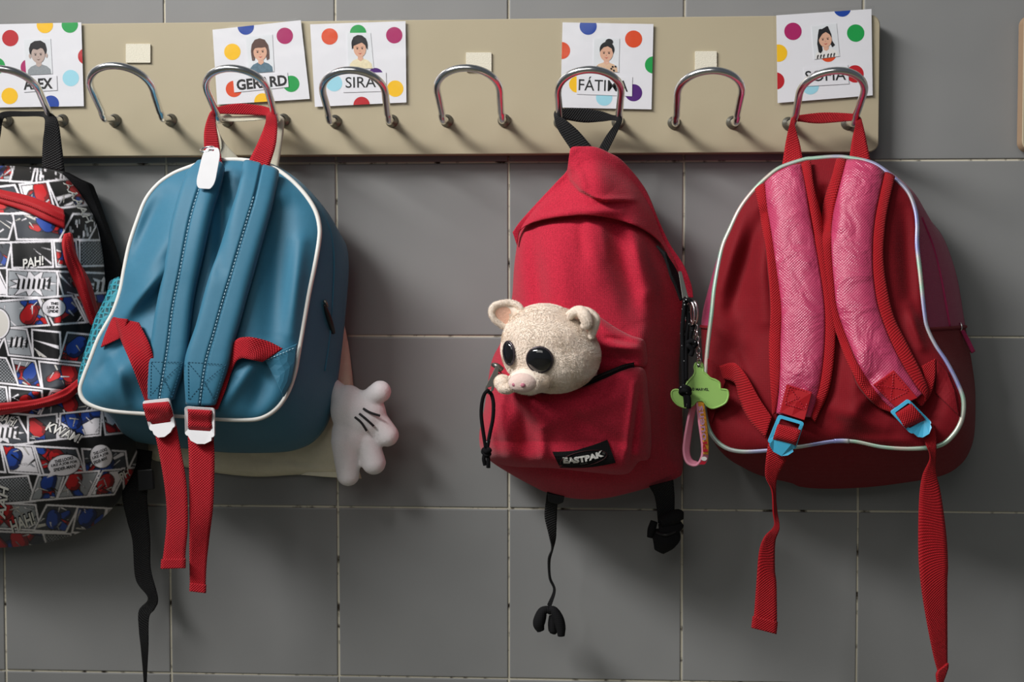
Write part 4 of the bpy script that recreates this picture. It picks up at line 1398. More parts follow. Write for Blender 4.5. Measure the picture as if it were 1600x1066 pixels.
cr.color_ramp.elements[1].position, cr.color_ramp.elements[1].color = 0.14, (0.007, 0.007, 0.008, 1)
nt.links.new(vo.outputs['Distance'], cr.inputs[0])
nt.links.new(cr.outputs[0], b.inputs['Base Color'])
M['cord'] = m
cord('pull_cord', [(764, 609, .200), (757, 616, .200), (753, 630, .199), (752, 650, .198), (755, 675, .197), (759, 700, .196)], .0019, red)
cord('pull_cord', [(762, 610, .194), (768, 617, .196), (771, 632, .198), (770, 655, .198), (765, 680, .197), (761, 702, .196)], .0019, red)
cord('cord_knot', [(755, 702, .200), (760, 706, .203), (765, 704, .200), (760, 701, .194), (755, 706, .196), (761, 711, .201), (765, 709, .198)], .0024, red)
cord('cord_end', [(758, 708, .198), (756, 717, .198), (758, 727, .197)], .0021, red, n=14)
cord('cord_end', [(762, 709, .199), (763, 720, .199), (763, 731, .198)], .0021, red, n=14)
# side zip pull with its cords
plate('zip_pull', [[(1060, 424), (1065, 424), (1075, 462), (1076, 472), (1071, 476), (1067, 470)], [(1069, 464), (1072, 463), (1073, 470), (1070, 471)]], lambda a, b: 0.112 + 0.0005 * (np.asarray(b) - 424), 0.0016, M['steel'], red, bev=0.0004)
cord('pull_cord', [(1070, 468, 0.142), (1078, 470, 0.143), (1085, 478, 0.142), (1087, 495, 0.140), (1080, 520, 0.142), (1078, 540, 0.142), (1076, 552, 0.140)], .0022, red)
cord('pull_cord', [(1070, 466, 0.138), (1068, 490, 0.142), (1066, 520, 0.144), (1067, 550, 0.145), (1068, 590, 0.146), (1068, 606, 0.146)], .0023, red)
cord('pull_cord', [(1072, 470, 0.136), (1075, 500, 0.140), (1072, 530, 0.143), (1072, 560, 0.145), (1072, 595, 0.146)], .0023, red)
cord('cord_knot', [(1063, 608, 0.147), (1070, 605, 0.151), (1077, 610, 0.149), (1071, 616, 0.144), (1064, 613, 0.145), (1070, 610, 0.152), (1078, 616, 0.149)], .0028, red)
cord('cord_end', [(1073, 612, 0.149), (1076, 624, 0.149), (1076, 638, 0.148)], .0026, red, n=14)
cord('cord_end', [(1070, 612, 0.147), (1071, 624, 0.147), (1072, 636, 0.146)], .0022, red, n=14)
cord('cord_knot', [(1074, 536, 0.145), (1081, 533, 0.148), (1087, 538, 0.147), (1080, 544, 0.144), (1075, 540, 0.147), (1082, 547, 0.147), (1079, 556, 0.146)], .0026, red)

# ------------------------------------------------------------------ keychain
key = empty('keychain', P(1092, 726, 0.1450), 'keychain with light green rubber charm and pink wrist strap on the red backpack', 'keychain')
for cx, cy, rx, ry, ph in ((1078, 490, 7, 19, 0.0), (1084, 489, 5.5, 18, 0.4)):
    a = np.linspace(0, 2 * math.pi, 30, endpoint=False)
    tube('split_ring', PA(cx + rx * np.cos(a), cy + ry * np.sin(a), 0.1420 + 0.006 * np.cos(a + ph)), 0.0011, M['chrome'], key, seg=8, closed=True)
for i, (x, y) in enumerate([(1087, 512), (1088, 521), (1089, 530), (1090, 539), (1091, 548), (1091.5, 557), (1092, 565)]):
    a = np.linspace(0, 2 * math.pi, 14, endpoint=False)
    wd = (3.0, 1.3)[i % 2]
    tube('chain_link', PA(x + wd * np.cos(a), y + 5.6 * np.sin(a), 0.1410 + (0.0012, 0.0026)[i % 2] * np.cos(a)), 0.00055, M['chrome'], key, seg=6, closed=True)
CH = [(1092, 566), (1097, 568), (1099, 574), (1099, 581), (1104, 585), (1110, 591), (1118, 594), (1124, 598), (1125, 602), (1126, 608), (1132, 609), (1137, 611), (1138, 619), (1134, 629), (1124, 635), (1113, 638), (1105, 634), (1099, 627), (1094, 626), (1088, 627), (1083, 633), (1074, 637), (1064, 635), (1056, 630), (1050, 621), (1050, 612), (1056, 609), (1064, 610), (1070, 605), (1075, 597), (1083, 588), (1086, 581), (1085, 574), (1087, 568)]
chs = [tuple(p) for p in catmull(CH, 110, True)]
charm = plate('rubber_charm', [chs, circle(1092, 572, 2.6, n=12)], 0.1385, 0.0045, M['green_rubber'], key, bev=0.0012)
tube('charm_rim', PA(np.array([p[0] for p in chs]), np.array([p[1] for p in chs]), 0.1380), 0.0011, M['green_rubber'], charm, seg=8, closed=True)
lettering('lettering', '© MARVEL', (1081, 610.5), (1107.5, 611), 4.6, 0.1388, M['ink'], charm, bold=0.02)
sl_l = [(1082, 622, 0.1300), (1076, 648, 0.1300), (1069, 685, 0.1300), (1067.5, 706, 0.1320), (1072, 722, 0.1350), (1082, 728, 0.1370), (1090, 725, 0.1390), (1096, 712, 0.1400), (1096, 695, 0.1400), (1091, 660, 0.1380), (1087, 622, 0.1360)]
sl_r = [(1091, 622, 0.1240), (1084, 650, 0.1230), (1079, 685, 0.1230), (1077, 706, 0.1250), (1081, 718, 0.1270), (1088, 722, 0.1290), (1098, 724, 0.1310), (1105, 718, 0.1340), (1106, 697, 0.1360), (1103, 660, 0.1350), (1099, 622, 0.1340)]
stp = ribbon('wrist_strap', sl_l, sl_r, M['pink_rubber'], key, 0.0022, 90)
opl = [(1090.5, 628, 0.1385), (1094.5, 660, 0.1400), (1099, 695, 0.1420), (1099, 710, 0.1422)]
opr = [(1100, 628, 0.1365), (1104.5, 660, 0.1375), (1107.3, 697, 0.1386), (1106.5, 711, 0.1388)]
ribbon('printed_band', opl, opr, M['orange_print'], stp, 0.0006, 20)
od = lambda a, b: 0.1412 + 0.00003 * (np.asarray(b) - 640) - 0.00012 * (np.asarray(a) - 1096)
lettering('lettering', 'ouens', (1104, 688), (1098, 634), 7.0, od, M['lilac_print'], stp, bold=0.02)
lettering('lettering', 'Pi', (1106, 706), (1105, 690), 7.5, od, M['red_print'], stp, bold=0.03)
plate('printed_spot', [circle(1100, 717, 4.5, 3.2, n=18)], 0.1422, 0.0004, M['white_print'], stp)
plate('printed_spot', [[(1092, 726), (1097, 720), (1104, 722), (1101, 726)]], 0.1415, 0.0004, M['red_print'], stp)

# ------------------------------------------------------------------ plush pig in the pocket
pig = empty('plush_pig', P(860, 610, 0.18), 'cream plush pig with big black eyes peeking out of the red pocket', 'plush toy')
HC, HR = np.array(PA(858, 545, 0.205)), (0.0480, 0.0400, 0.0420)
def fuzz(v):
    k = rng.normal(0, 0.00022, len(v))
    c = v - HC
    return v + c / np.linalg.norm(c, axis=1)[:, None] * k[:, None]
parts = [(HC, HR, None), (PA(866, 556, .205), (0.046, 0.039, 0.037), None), (PA(850, 535, .205), (0.042, 0.038, 0.038), None),
         (PA(836, 591, .228), (0.0195, 0.016, 0.0140), None), (PA(824, 596, .235), (0.0185, 0.012, 0.0130), None),
         (PA(884, 588, .172), (0.032, 0.014, 0.016), None)]
pig_body = fused('body', parts, 0.0014, M['pig'], pig, 5)
def fur(name, src, count, length, parent, avoid=(), seed=3):
    """short plush pile: thin tapered blades rooted all over src, one mesh"""
    r = np.random.default_rng(seed)
    me = src.data
    me.calc_loop_triangles()
    co = np.zeros(len(me.vertices) * 3); me.vertices.foreach_get('co', co); co = co.reshape(-1, 3)
    tr = np.zeros(len(me.loop_triangles) * 3, np.int32); me.loop_triangles.foreach_get('vertices', tr); tr = tr.reshape(-1, 3)
    A, B, C = co[tr[:, 0]], co[tr[:, 1]], co[tr[:, 2]]
    N = np.cross(B - A, C - A)
    ar = np.linalg.norm(N, axis=1)
    pick = r.choice(len(tr), count, p=ar / ar.sum())
    u, v = r.random(count), r.random(count)
    sw = u + v > 1
    u[sw], v[sw] = 1 - u[sw], 1 - v[sw]
    p = A[pick] + (B - A)[pick] * u[:, None] + (C - A)[pick] * v[:, None]
    n = N[pick] / (ar[pick][:, None] + 1e-12)
    off = np.array(root_of(parent).location)
    keep = np.ones(count, bool)
    for c, rad in avoid:
        keep &= np.linalg.norm(p + off - c, axis=1) > rad
    p, n = p[keep], n[keep]
    k = len(p)
    # coherent swirls plus jitter
    q = p * 260
    sw = np.stack([np.sin(q[:, 1] + 2 * np.sin(q[:, 2] * .6)), np.sin(q[:, 2] * 1.1 + 1.7), np.sin(q[:, 0] * .9 + q[:, 2] * .4) - 0.5], 1)
    t = sw * 0.75 + r.normal(0, 0.45, (k, 3))
    t -= n * (t * n).sum(1)[:, None]
    L = length * r.uniform(0.6, 1.2, k)[:, None]
    mid = p + (n * 0.55 + t * 0.40) * L * 0.5
    tip = p + (n * 0.42 + t * 0.80) * L
    s_ = np.cross(n, t)
    s_ /= np.linalg.norm(s_, axis=1)[:, None] + 1e-9
    w = length * 0.075
    V = np.stack([p - s_ * w, p + s_ * w, mid + s_ * w * .8, mid - s_ * w * .8, tip], 1).reshape(-1, 3) + off
    b5 = np.arange(k)[:, None] * 5
    F = np.vstack([b5 + np.array([[0, 1, 2]]), b5 + np.array([[0, 2, 3]]), b5 + np.array([[3, 2, 4]])])
    o = mesh_obj(name, V, F, M['pig'], parent)
    o['kind'] = 'stuff'
    return o
eye_pts = []
def on_head(x, y):
    """surface point and outward normal of the head under a pixel"""
    o = CAM
    v = FW + (x - 800) / FPX * RT + (533 - y) / FPX * UP
    r = np.array(HR)
    a, b2, c2 = ((v / r) ** 2).sum(), 2 * ((o - HC) * v / r ** 2).sum(), (((o - HC) / r) ** 2).sum() - 1
    disc = max(0.0, b2 * b2 - 4 * a * c2)
    t = (-b2 - math.sqrt(disc)) / (2 * a)
    w = o + v * t
    n = (w - HC) / r ** 2
    return w, n / np.linalg.norm(n)
for ex, ey, r, sx in ((843.5, 562, 0.0122, 1.0), (796, 552, 0.0112, 0.72)):
    w, n = on_head(ex, ey)
    eye_pts.append((w, r))
    rot = Vector(n).to_track_quat('Z', 'Y').to_matrix()
    e = ellipsoid('eye', w + n * 0.0008, (r * sx, r, 0.0050 * sx), M['eye'], pig, rot)
    a = np.linspace(0, 2 * math.pi, 40, endpoint=False)
    R3 = np.array(rot)
    ringp = w + n * 0.0016 + (R3 @ np.stack([np.cos(a) * r * 1.02 * sx, np.sin(a) * r * 1.02, 0 * a])).T
    tube('eye_rim', ringp - n * 0.0010, 0.0012, M['eye_rim'], e, seg=8, closed=True)
fur('fur', pig_body, 42000, 0.0031, pig, [(PA(817, 598, .2425), 0.0135)] + [(e_, r_ * 0.95) for e_, r_ in eye_pts])
sn = ellipsoid('snout', PA(817, 598, .2425), (0.0140, 0.0078, 0.0095), M['snout'], pig)
for nx, ny in ((817, 602), (803.5, 601)):
    ellipsoid('nostril', PA(nx, ny, .2502 if nx > 810 else .2478), (0.0024, 0.0012, 0.0020), M['nostril'], sn, seg=14)
paw_o = fused('paw', [(PA(785, 598, .216), (0.0085, 0.009, 0.0080), None), (PA(791, 606, .218), (0.0095, 0.009, 0.0062), None), (PA(800, 600, .205), (0.012, 0.011, 0.008), None)], 0.0012, M['pig'], pig, 4)
fur('paw_fur', paw_o, 5000, 0.0018, pig, seed=5)
def ear(outline, dfn, inner, rim_r):
    p = arclen(np.array(outline, float), 50, True)
    e = plate('ear', [[tuple(q) for q in p]], lambda a, b: dfn(a, b), 0.008, M['pig'], pig, smooth=True, sub=1)
    rim = tube('ear_rim', PA(p[:, 0], p[:, 1], dfn(p[:, 0], p[:, 1]) - 0.0005), rim_r, M['pig'], e, seg=12, closed=True)
    fur('ear_fur', rim, 3500, 0.0019, e, seed=8)
    q = arclen(np.array(inner, float), 40, True)
    plate('ear_lining', [[tuple(z) for z in q]], lambda a, b: dfn(a, b) + 0.0004, 0.0006, M['pig_in'], e)
    return e
ear([(768, 485), (774, 477), (785, 473.5), (797, 473), (808, 477), (814, 486), (802, 499), (792, 511), (782, 507), (773, 500), (769, 493)],
    lambda a, b: 0.2080 + 0.00018 * np.abs(np.asarray(a, float) - 798), [(774, 487), (781, 481), (792, 480), (798, 486), (797, 497), (791, 507), (782, 502), (776, 496)], 0.0030)
e2 = ear([(886, 497), (891, 490), (904, 485), (919, 486.5), (930, 495), (932, 503), (927, 517), (922, 527), (914, 526), (905, 512), (894, 510), (887, 507)],
         lambda a, b: 0.2200 + 0.00010 * (np.asarray(a, float) - 880), [(890, 499), (897, 493), (903, 497), (906, 505), (918, 510), (917, 522), (910, 516), (902, 509), (892, 507)], 0.0034)
ef = tube('ear_fold', PA(np.array([890, 896, 906, 914, 917, 911]), np.array([497, 489, 487, 494, 505, 511]), np.array([.228, .231, .233, .235, .234, .230])), [.003, .0045, .0055, .0062, .0055, .003], M['pig'], e2, n=30, seg=14)
fur('ear_fur', ef, 2500, 0.0018, e2, seed=9)

# ------------------------------------------------------------------ pink and red backpack on the right
pk = empty('backpack', P(1310, 765, 0.09), 'red and pink backpack hung straps outward, shiny pink straps and light blue buckles', 'backpack')
PK_F = [(1255, 250), (1271, 248), (1303, 245.5), (1326, 247), (1364, 255.7), (1396, 278), (1418, 300), (1429, 326), (1432.5, 351), (1432.5, 383), (1437, 425), (1443.6, 489),
        (1448, 513), (1461, 540), (1479, 567), (1496, 600), (1505, 627), (1502, 657), (1488, 681), (1467, 696), (1428, 700.7), (1380, 698), (1335, 689), (1302, 689),
        (1248, 697.5), (1200, 703.5), (1155, 705), (1128, 696), (1110, 675), (1102.5, 645), (1102, 600), (1105.5, 549), (1112, 492), (1117, 447), (1128, 390), (1141, 358), (1156.6, 326),
        (1176, 300), (1198, 278), (1220, 262)]
pk_base = lambda x, y: 0.068 + 0.056 * np.clip((np.asarray(y, float) - 245) / 450.0, 0, 1.1) ** 0.8 + 0.054 * (np.asarray(x, float) - 1110) / 390.0
pk_rs = [(1192, 335, 1142, 480, 15, -0.011), (1160, 335, 1124, 450, 10, 0.005), (1160, 470, 1150, 600, 26, -0.007), (1185, 330, 1195, 500, 14, 0.005), (1415, 330, 1425, 480, 16, -0.008), (1340, 560, 1330, 660, 22, 0.010), (1300, 640, 1380, 670, 14, 0.005),
         (1290, 300, 1290, 360, 12, -0.010), (1130, 600, 1200, 670, 22, -0.008), (1150, 560, 1175, 640, 10, 0.005), (1470, 600, 1440, 680, 16, -0.006), (1255, 610, 1300, 660, 18, -0.004),
         (1330, 690, 1420, 690, 8, 0.003), (1380, 600, 1340, 640, 12, 0.004), (1420, 480, 1440, 540, 10, 0.006)]
pk_rs = [(a, b, c, d, w, h * 1.6) for a, b, c, d, w, h in pk_rs]
pkB = Blob(PK_F, (1300, 490), lambda x, y: pk_base(x, y) - 0.005, lambda x, y: pk_base(x, y) + 0.014 - 0.008 * ((np.asarray(x) - 1300) / 200.0) ** 2, 5.0, 0.6, pk_rs, 340)
ksurf = pkB.depth
W, c, _, _ = pkB.front_mesh(62)
n_ = W.shape[1]
mesh_obj('back_panel', np.vstack([W.reshape(-1, 3), c[None]]), ring_faces(W.shape[0], n_).tolist() + [(W.shape[0] * n_, (a + 1) % n_, a) for a in range(n_)], M['red_dark'], pk)
fx, fy = pkB.outline()
tube('piping', PA(fx, fy, pkB.edge(fx, fy) + 0.001), 0.0026, M['irid'], pk, seg=10, closed=True)
p = np.array([(1303, 688.5), (1315, 688), (1327, 688.5)], float)
tube('piping_joint', PA(p[:, 0], p[:, 1], pkB.edge(p[:, 0], p[:, 1]) + 0.001), 0.0031, M['irid'], pk, n=8)
PK_B = [(1300, 262), (1360, 266), (1400, 288), (1428, 312), (1447, 336), (1472, 368), (1487, 404), (1497, 440), (1505, 488), (1511, 525), (1519, 570), (1524, 615), (1523, 672), (1516, 703),
        (1500, 727), (1470, 744), (1410, 755), (1350, 762), (1290, 764), (1251, 761), (1236, 755), (1194, 745), (1167, 734), (1146, 719), (1128, 690), (1115, 640), (1105, 580), (1097, 510),
        (1112, 455), (1135, 400), (1165, 340), (1205, 295), (1250, 268)]
g2, gr = gusset('side_gusset', pkB, PK_B, (1310, 505), lambda x, y: 0.030 + 0.014 * (np.asarray(x) - 1110) / 390.0, M['red_dark'], pk, 0.005, 40)
# pink upper half of the gusset: same mesh, second material above the seam
g2.data.materials.append(M['pink_side'])
seam = PA(1470, 512, 0.08)[2]
roff = np.array(pk.location)
for poly in g2.data.polygons:
    zc = poly.center.z + roff[2]
    if zc > seam:
        poly.material_index = 1
# seam cords on the gusset
zx, zy = np.array([1440., 1456, 1468, 1477, 1484]), np.array([340., 380, 424, 470, 510])
tube('gusset_seam', PA(zx, zy, near_d(gr, zx, zy, 40)), 0.0016, M['pink_side'], pk, n=40)
for side in (1, -1):
    cut = []
    for ring in gr[:40]:
        cxm = ring[:, 0].mean()
        best = None
        for i in range(len(ring)):
            a_, b_ = ring[i], ring[(i + 1) % len(ring)]
            if (a_[2] - seam) * (b_[2] - seam) <= 0 and (a_[0] - cxm) * side > 0:
                t_ = (seam - a_[2]) / (b_[2] - a_[2] + 1e-9)
                best = a_ + (b_ - a_) * t_
        if best is not None:
            cut.append(best)
    tube('gusset_seam', np.array(cut), 0.0020, M['red_dark'], pk)

# shoulder straps: shiny pink centre between red bindings
def pstrap(lo, li, ri, ro, parent):
    s = ribbon('shoulder_strap', li, ri, M['pink'], parent, 0.006, 100, 23, 0.0065, 2.6, ksurf, 0.007)
    ribbon('strap_binding', lo, li, M['red_web2'], s, 0.0055, 100, 7, 0.0015, 2.0, ksurf, 0.0062)
    ribbon('strap_binding', ri, ro, M['red_web2'], s, 0.0055, 100, 7, 0.0015, 2.0, ksurf, 0.0062)
    return s
st1 = pstrap([(1181, 298), (1186, 325), (1192, 358), (1200, 415), (1204, 480), (1202, 540), (1204, 600), (1208, 648)],
             [(1196, 288), (1199, 320), (1204, 352), (1213, 415), (1221, 480), (1220, 540), (1219, 590), (1213, 646)],
             [(1252, 259), (1259, 295), (1267, 345), (1279, 412), (1288, 480), (1288, 540), (1281, 600), (1267, 652)],
             [(1267, 253), (1272, 292), (1282, 345), (1292, 412), (1303, 480), (1305, 535), (1296, 605), (1273, 660)], pk)
st2 = pstrap([(1306.5, 251), (1297, 288), (1287, 332), (1283.5, 383), (1289, 440), (1296, 488), (1317, 549), (1341, 600), (1368, 633), (1392, 645)],
             [(1322, 252.5), (1310, 300), (1302, 338), (1299, 383), (1303, 440), (1309, 486), (1330, 545), (1352, 590), (1380, 627), (1400, 642)],
             [(1381, 271), (1371, 318), (1366, 350), (1363, 390), (1364, 432), (1372, 482), (1392, 537), (1410, 573), (1428, 600), (1440, 616)],
             [(1397, 279), (1386, 330), (1382, 362), (1380, 400), (1384, 440), (1396, 494), (1418, 540), (1441, 586), (1450, 610), (1446, 624)], pk)
# end tabs
plate('strap_tab', [[(1230, 601), (1269, 613), (1257, 657), (1219, 645)]], lambda a, b: ksurf(a, b) + 0.0195, 0.004, M['red_web2'], st1, bev=0.0005, sub=1)
plate('strap_tab', [[(1365, 602), (1397, 579), (1434, 622), (1399, 636)]], lambda a, b: ksurf(a, b) + 0.0195, 0.004, M['red_web2'], st2, bev=0.0005, sub=1)
for e, stp_ in (([(1233, 604), (1266, 614), (1258, 640), (1226, 631)], st1), ([(1369, 602), (1396, 583), (1420, 611), (1391, 626)], st2)):
    q = quad_map(e)
    for a, b in (((0, 0), (1, 0)), ((0, 1), (1, 1)), ((0, 0), (0, 1)), ((1, 0), (1, 1)), ((0, 0), (1, 1)), ((1, 0), (0, 1))):
        dashes('tab_stitching', [q(a[0] + (b[0] - a[0]) * t, a[1] + (b[1] - a[1]) * t) for t in np.linspace(0, 1, 5)], lambda x, y: ksurf(x, y) + 0.0198, M['red_print'], stp_, 2.6, 1.8, 0.0005, 0.0004)
# buckles
kb = lambda o: (lambda a, b: ksurf(a, b) + o)
ladder_buckle([(1217, 648), (1257, 660), (1243, 703), (1199, 692)], [(1240, 706), (1231, 712), (1221, 713), (1208, 706), (1203, 697)], kb(0.021), M['sky_plastic'], pk)
ladder_buckle([(1391, 644), (1419, 623), (1457, 661), (1424, 679)], [(1456, 668), (1452, 678), (1442, 684), (1434, 683)], kb(0.021), M['sky_plastic'], pk)
ribbon('webbing_wrap', on([(1217, 662, .013), (1215, 664, .022), (1212, 672, .0245), (1209, 682, .0245), (1206, 690, .015)], ksurf, 0), on([(1252, 671, .013), (1251, 674, .022), (1248, 683, .0245), (1245, 692, .0245), (1242, 699, .015)], ksurf, 0), M['red_web2'], pk, n=24)
ribbon('webbing_wrap', on([(1400, 646, .013), (1400, 648, .022), (1406, 656, .0245), (1412, 666, .0245), (1417, 672, .015)], ksurf, 0), on([(1424, 631, .013), (1425, 632, .022), (1434, 642, .0245), (1443, 652, .0245), (1449, 659, .015)], ksurf, 0), M['red_web2'], pk, n=24)
# hanging tails
ribbon('strap_tail', [(1201, 690, .145), (1197, 716, .145), (1196, 745, .142), (1206, 767, .140), (1208, 800, .138), (1209, 822, .136), (1194, 840, .140), (1186, 864, .142), (1182, 911, .142), (1178, 962, .142), (1174.5, 980, .142)],
       [(1243, 700, .145), (1228, 720, .145), (1214, 748, .138), (1212, 774, .134), (1214, 800, .132), (1218, 825, .136), (1211, 847, .134), (1210.5, 890, .138), (1213, 911, .140), (1214, 962, .142), (1213.5, 990, .142)], M['red_web2'], pk, n=90)
ribbon('strap_tail_hem', [(1176, 963, .1435), (1174, 981, .1445)], [(1215, 972, .1435), (1213, 991, .1445)], M['red_web2'], pk, 0.003, n=8)
ribbon('strap_tail', [(1424, 662, .176), (1440, 676, .180), (1447, 696, .184), (1453, 716, .180), (1441, 745, .168), (1436, 788, .168), (1435, 861, .168), (1438.5, 911, .168), (1447.5, 969, .166), (1458.5, 1024, .164), (1466, 1052, .163)],
       [(1452, 655, .176), (1461, 672, .182), (1463, 700, .182), (1462, 734, .172), (1469, 767, .164), (1478, 832, .166), (1481, 882, .168), (1480, 911, .168), (1480, 960, .164), (1480, 1010, .160), (1480, 1042, .159)], M['red_web2'], pk, n=90)
ribbon('strap_tail_hem', [(1466, 1048, .1645), (1463, 1056, .165), (1466, 1072, .165)], [(1481, 1036, .161), (1480, 1046, .161), (1471, 1070, .162)], M['red_web2'], pk, 0.003, n=10)
# lower webbing to the corner tabs
ribbon('lower_webbing', on([(1124, 572, .004), (1140, 567, .008), (1152, 570, .010), (1168, 590, .010), (1186, 622, .010), (1206, 652, .012)], ksurf, 0), on([(1130, 592, .004), (1142, 595, .008), (1150, 602, .010), (1156, 628, .010), (1172, 658, .010), (1196, 684, .012)], ksurf, 0), M['red_web2'], pk, n=50)
ribbon('lower_webbing', on([(1462, 560, .004), (1461, 590, .006), (1454, 616, .008), (1440, 636, .010)], ksurf, 0), on([(1440, 572, .004), (1444, 590, .004), (1438, 606, .004), (1426, 622, .006)], ksurf, 0), M['red_web2'], pk, n=30)
plate('corner_patch', [[(1464, 562), (1480, 580), (1492, 610), (1499, 650), (1476, 628), (1462, 614)]], kb(0.0045), 0.004, M['red_dark'], pk, bev=0.001, sub=2)
plate('corner_patch', [[(1106, 560), (1126, 570), (1134, 596), (1122, 630), (1112, 662), (1105, 630)]], kb(0.0045), 0.004, M['red_dark'], pk, bev=0.001, sub=2)
# haul loop
ribbon('haul_loop', [(1221, 266, .083), (1228, 220, .078), (1235, 190, .072), (1239, 182, .064), (1248, 180, .057), (1287, 176, .054), (1334, 178, .056), (1344, 183, .062), (1347, 190, .072), (1353, 217, .082), (1362, 262, .098)],
       [(1255, 253, .087), (1250, 226, .080), (1242, 196, .074), (1245, 190, .066), (1250, 190, .057), (1280, 193, .054), (1331, 189, .056), (1336, 190, .062), (1336, 197, .074), (1331, 220, .084), (1326, 254, .096)], M['red_web2'], pk, n=130)
# zip pull at the right side
a = np.linspace(0, 2 * math.pi, 16, endpoint=False)
tube('pull_ring', PA(1500 + 2.6 * np.cos(a), 511 + 6 * np.sin(a), near_d(gr, [1500.], [511.], 40)[0] + 0.004 + 0.002 * np.cos(a)), 0.0008, M['chrome'], pk, seg=6, closed=True)
zd_ = float(near_d(gr, [1500.], [511.], 40)[0])
ribbon('zip_pull', [(1500, 516, zd_ + .004), (1507, 530, zd_ + .002), (1518, 552, zd_)], [(1506, 516, zd_ + .003), (1514, 530, zd_ + .001), (1523, 549, zd_ - .001)], M['pink_side'], pk, 0.003, 16)

# ------------------------------------------------------------------ comic print backpack at the left edge
cm = empty('backpack', P(0, 855, 0.08), 'black and white comic print backpack with red zips, cut off by the left edge', 'backpack')
CM_O = [(0, 259), (30, 260), (54, 262), (78, 265), (99, 273), (117, 291), (132, 312), (147, 339), (156, 369), (162, 405), (165, 440), (170, 500), (180, 560), (195, 620), (208, 668), (214, 700), (213, 725),
        (202, 752), (182, 787), (153, 816), (123, 833), (74, 848), (0, 856), (-80, 850), (-150, 820), (-200, 760), (-215, 680), (-205, 560), (-190, 430), (-170, 340), (-130, 285), (-60, 262)]
cm_rs = [(-60, 640, 110, 600, 14, 0.010), (-40, 660, 120, 655, 16, -0.006), (96, 380, 92, 600, 12, 0.008), (110, 380, 122, 520, 10, -0.006), (40, 360, 70, 560, 20, -0.005), (10, 420, 30, 560, 18, 0.005),
         (0, 700, 100, 790, 40, 0.012), (130, 660, 150, 810, 14, -0.007), (170, 700, 150, 800, 12, 0.005), (60, 470, 92, 560, 10, 0.006), (20, 290, 95, 300, 12, 0.004), (105, 290, 140, 380, 12, 0.005)]
cmB = Blob(CM_O, (-5, 560), lambda x, y: 0.032 + 0 * x, lambda x, y: 0.128 + 0.024 * ramp(y, 560, 720), 2.7, 0.6, cm_rs, 1150)
csurf = cmB.depth

# flat print drawn into a raster, then carried by the mesh as a colour attribute
SS, X0, Y0, WX, HY = 3, -240, 240, 480, 640
CV = np.zeros((HY * SS, WX * SS, 3), np.float32)
CV[:] = hexc('0C0D10')
gy, gx = np.mgrid[0:HY * SS, 0:WX * SS].astype(np.float32)
gx = gx / SS + X0
gy = gy / SS + Y0
C_ = {k: np.array(hexc(v), np.float32) for k, v in dict(w='F0ECF2', k='0A0B0E', g='A2A6AC', dg='3A3E46', r='C41C22', dr='7E1016', b='2046A0', db='142658', s='D8D4CE').items()}
def box(pts, pad=2):
    p = np.asarray(pts)
    x0, x1 = int((p[:, 0].min() - pad - X0) * SS), int((p[:, 0].max() + pad - X0) * SS) + 1
    y0, y1 = int((p[:, 1].min() - pad - Y0) * SS), int((p[:, 1].max() + pad - Y0) * SS) + 1
    return slice(max(0, y0), max(0, min(HY * SS, y1))), slice(max(0, x0), max(0, min(WX * SS, x1)))
def inside(pts, sl):
    X, Y = gx[sl], gy[sl]
    m = np.zeros(X.shape, bool)
    n = len(pts)
    for i in range(n):
        (xa, ya), (xb, yb) = pts[i], pts[(i + 1) % n]
        if ya == yb:
            continue
        m ^= ((ya > Y) != (yb > Y)) & (X < (xb - xa) * (Y - ya) / (yb - ya) + xa)
    return m
def fill(pts, col, clip=None):
    sl = box(pts)
    if CV[sl].size == 0:
        return
    m = inside(pts, sl)
    if clip is not None:
        m &= clip[sl]
    CV[sl][m] = C_[col]
def limb(a, b, ra, rb, col, clip, edge=1.4):
    sl = box([a, b], max(ra, rb) + 3)
    if CV[sl].size == 0:
        return
    X, Y = gx[sl], gy[sl]
    dx, dy = b[0] - a[0], b[1] - a[1]
    t = np.clip(((X - a[0]) * dx + (Y - a[1]) * dy) / (dx * dx + dy * dy + 1e-6), 0, 1)
    d = np.hypot(X - a[0] - t * dx, Y - a[1] - t * dy) - (ra + (rb - ra) * t)
    m = clip[sl]
    CV[sl][(d < edge) & m] = C_['k']
    CV[sl][(d < 0) & m] = C_[col]
    shade = {'r': 'dr', 'b': 'db'}.get(col)
    if shade:
        CV[sl][(d < 0) & (d > -max(ra, rb) * 0.45) & ((X - a[0]) * dy - (Y - a[1]) * dx < 0) & m] = C_[shade]
pr = random.Random(21)
rows = [238, 286, 332, 376, 420, 466, 512, 560, 606, 650, 694, 742, 786, 830, 880]
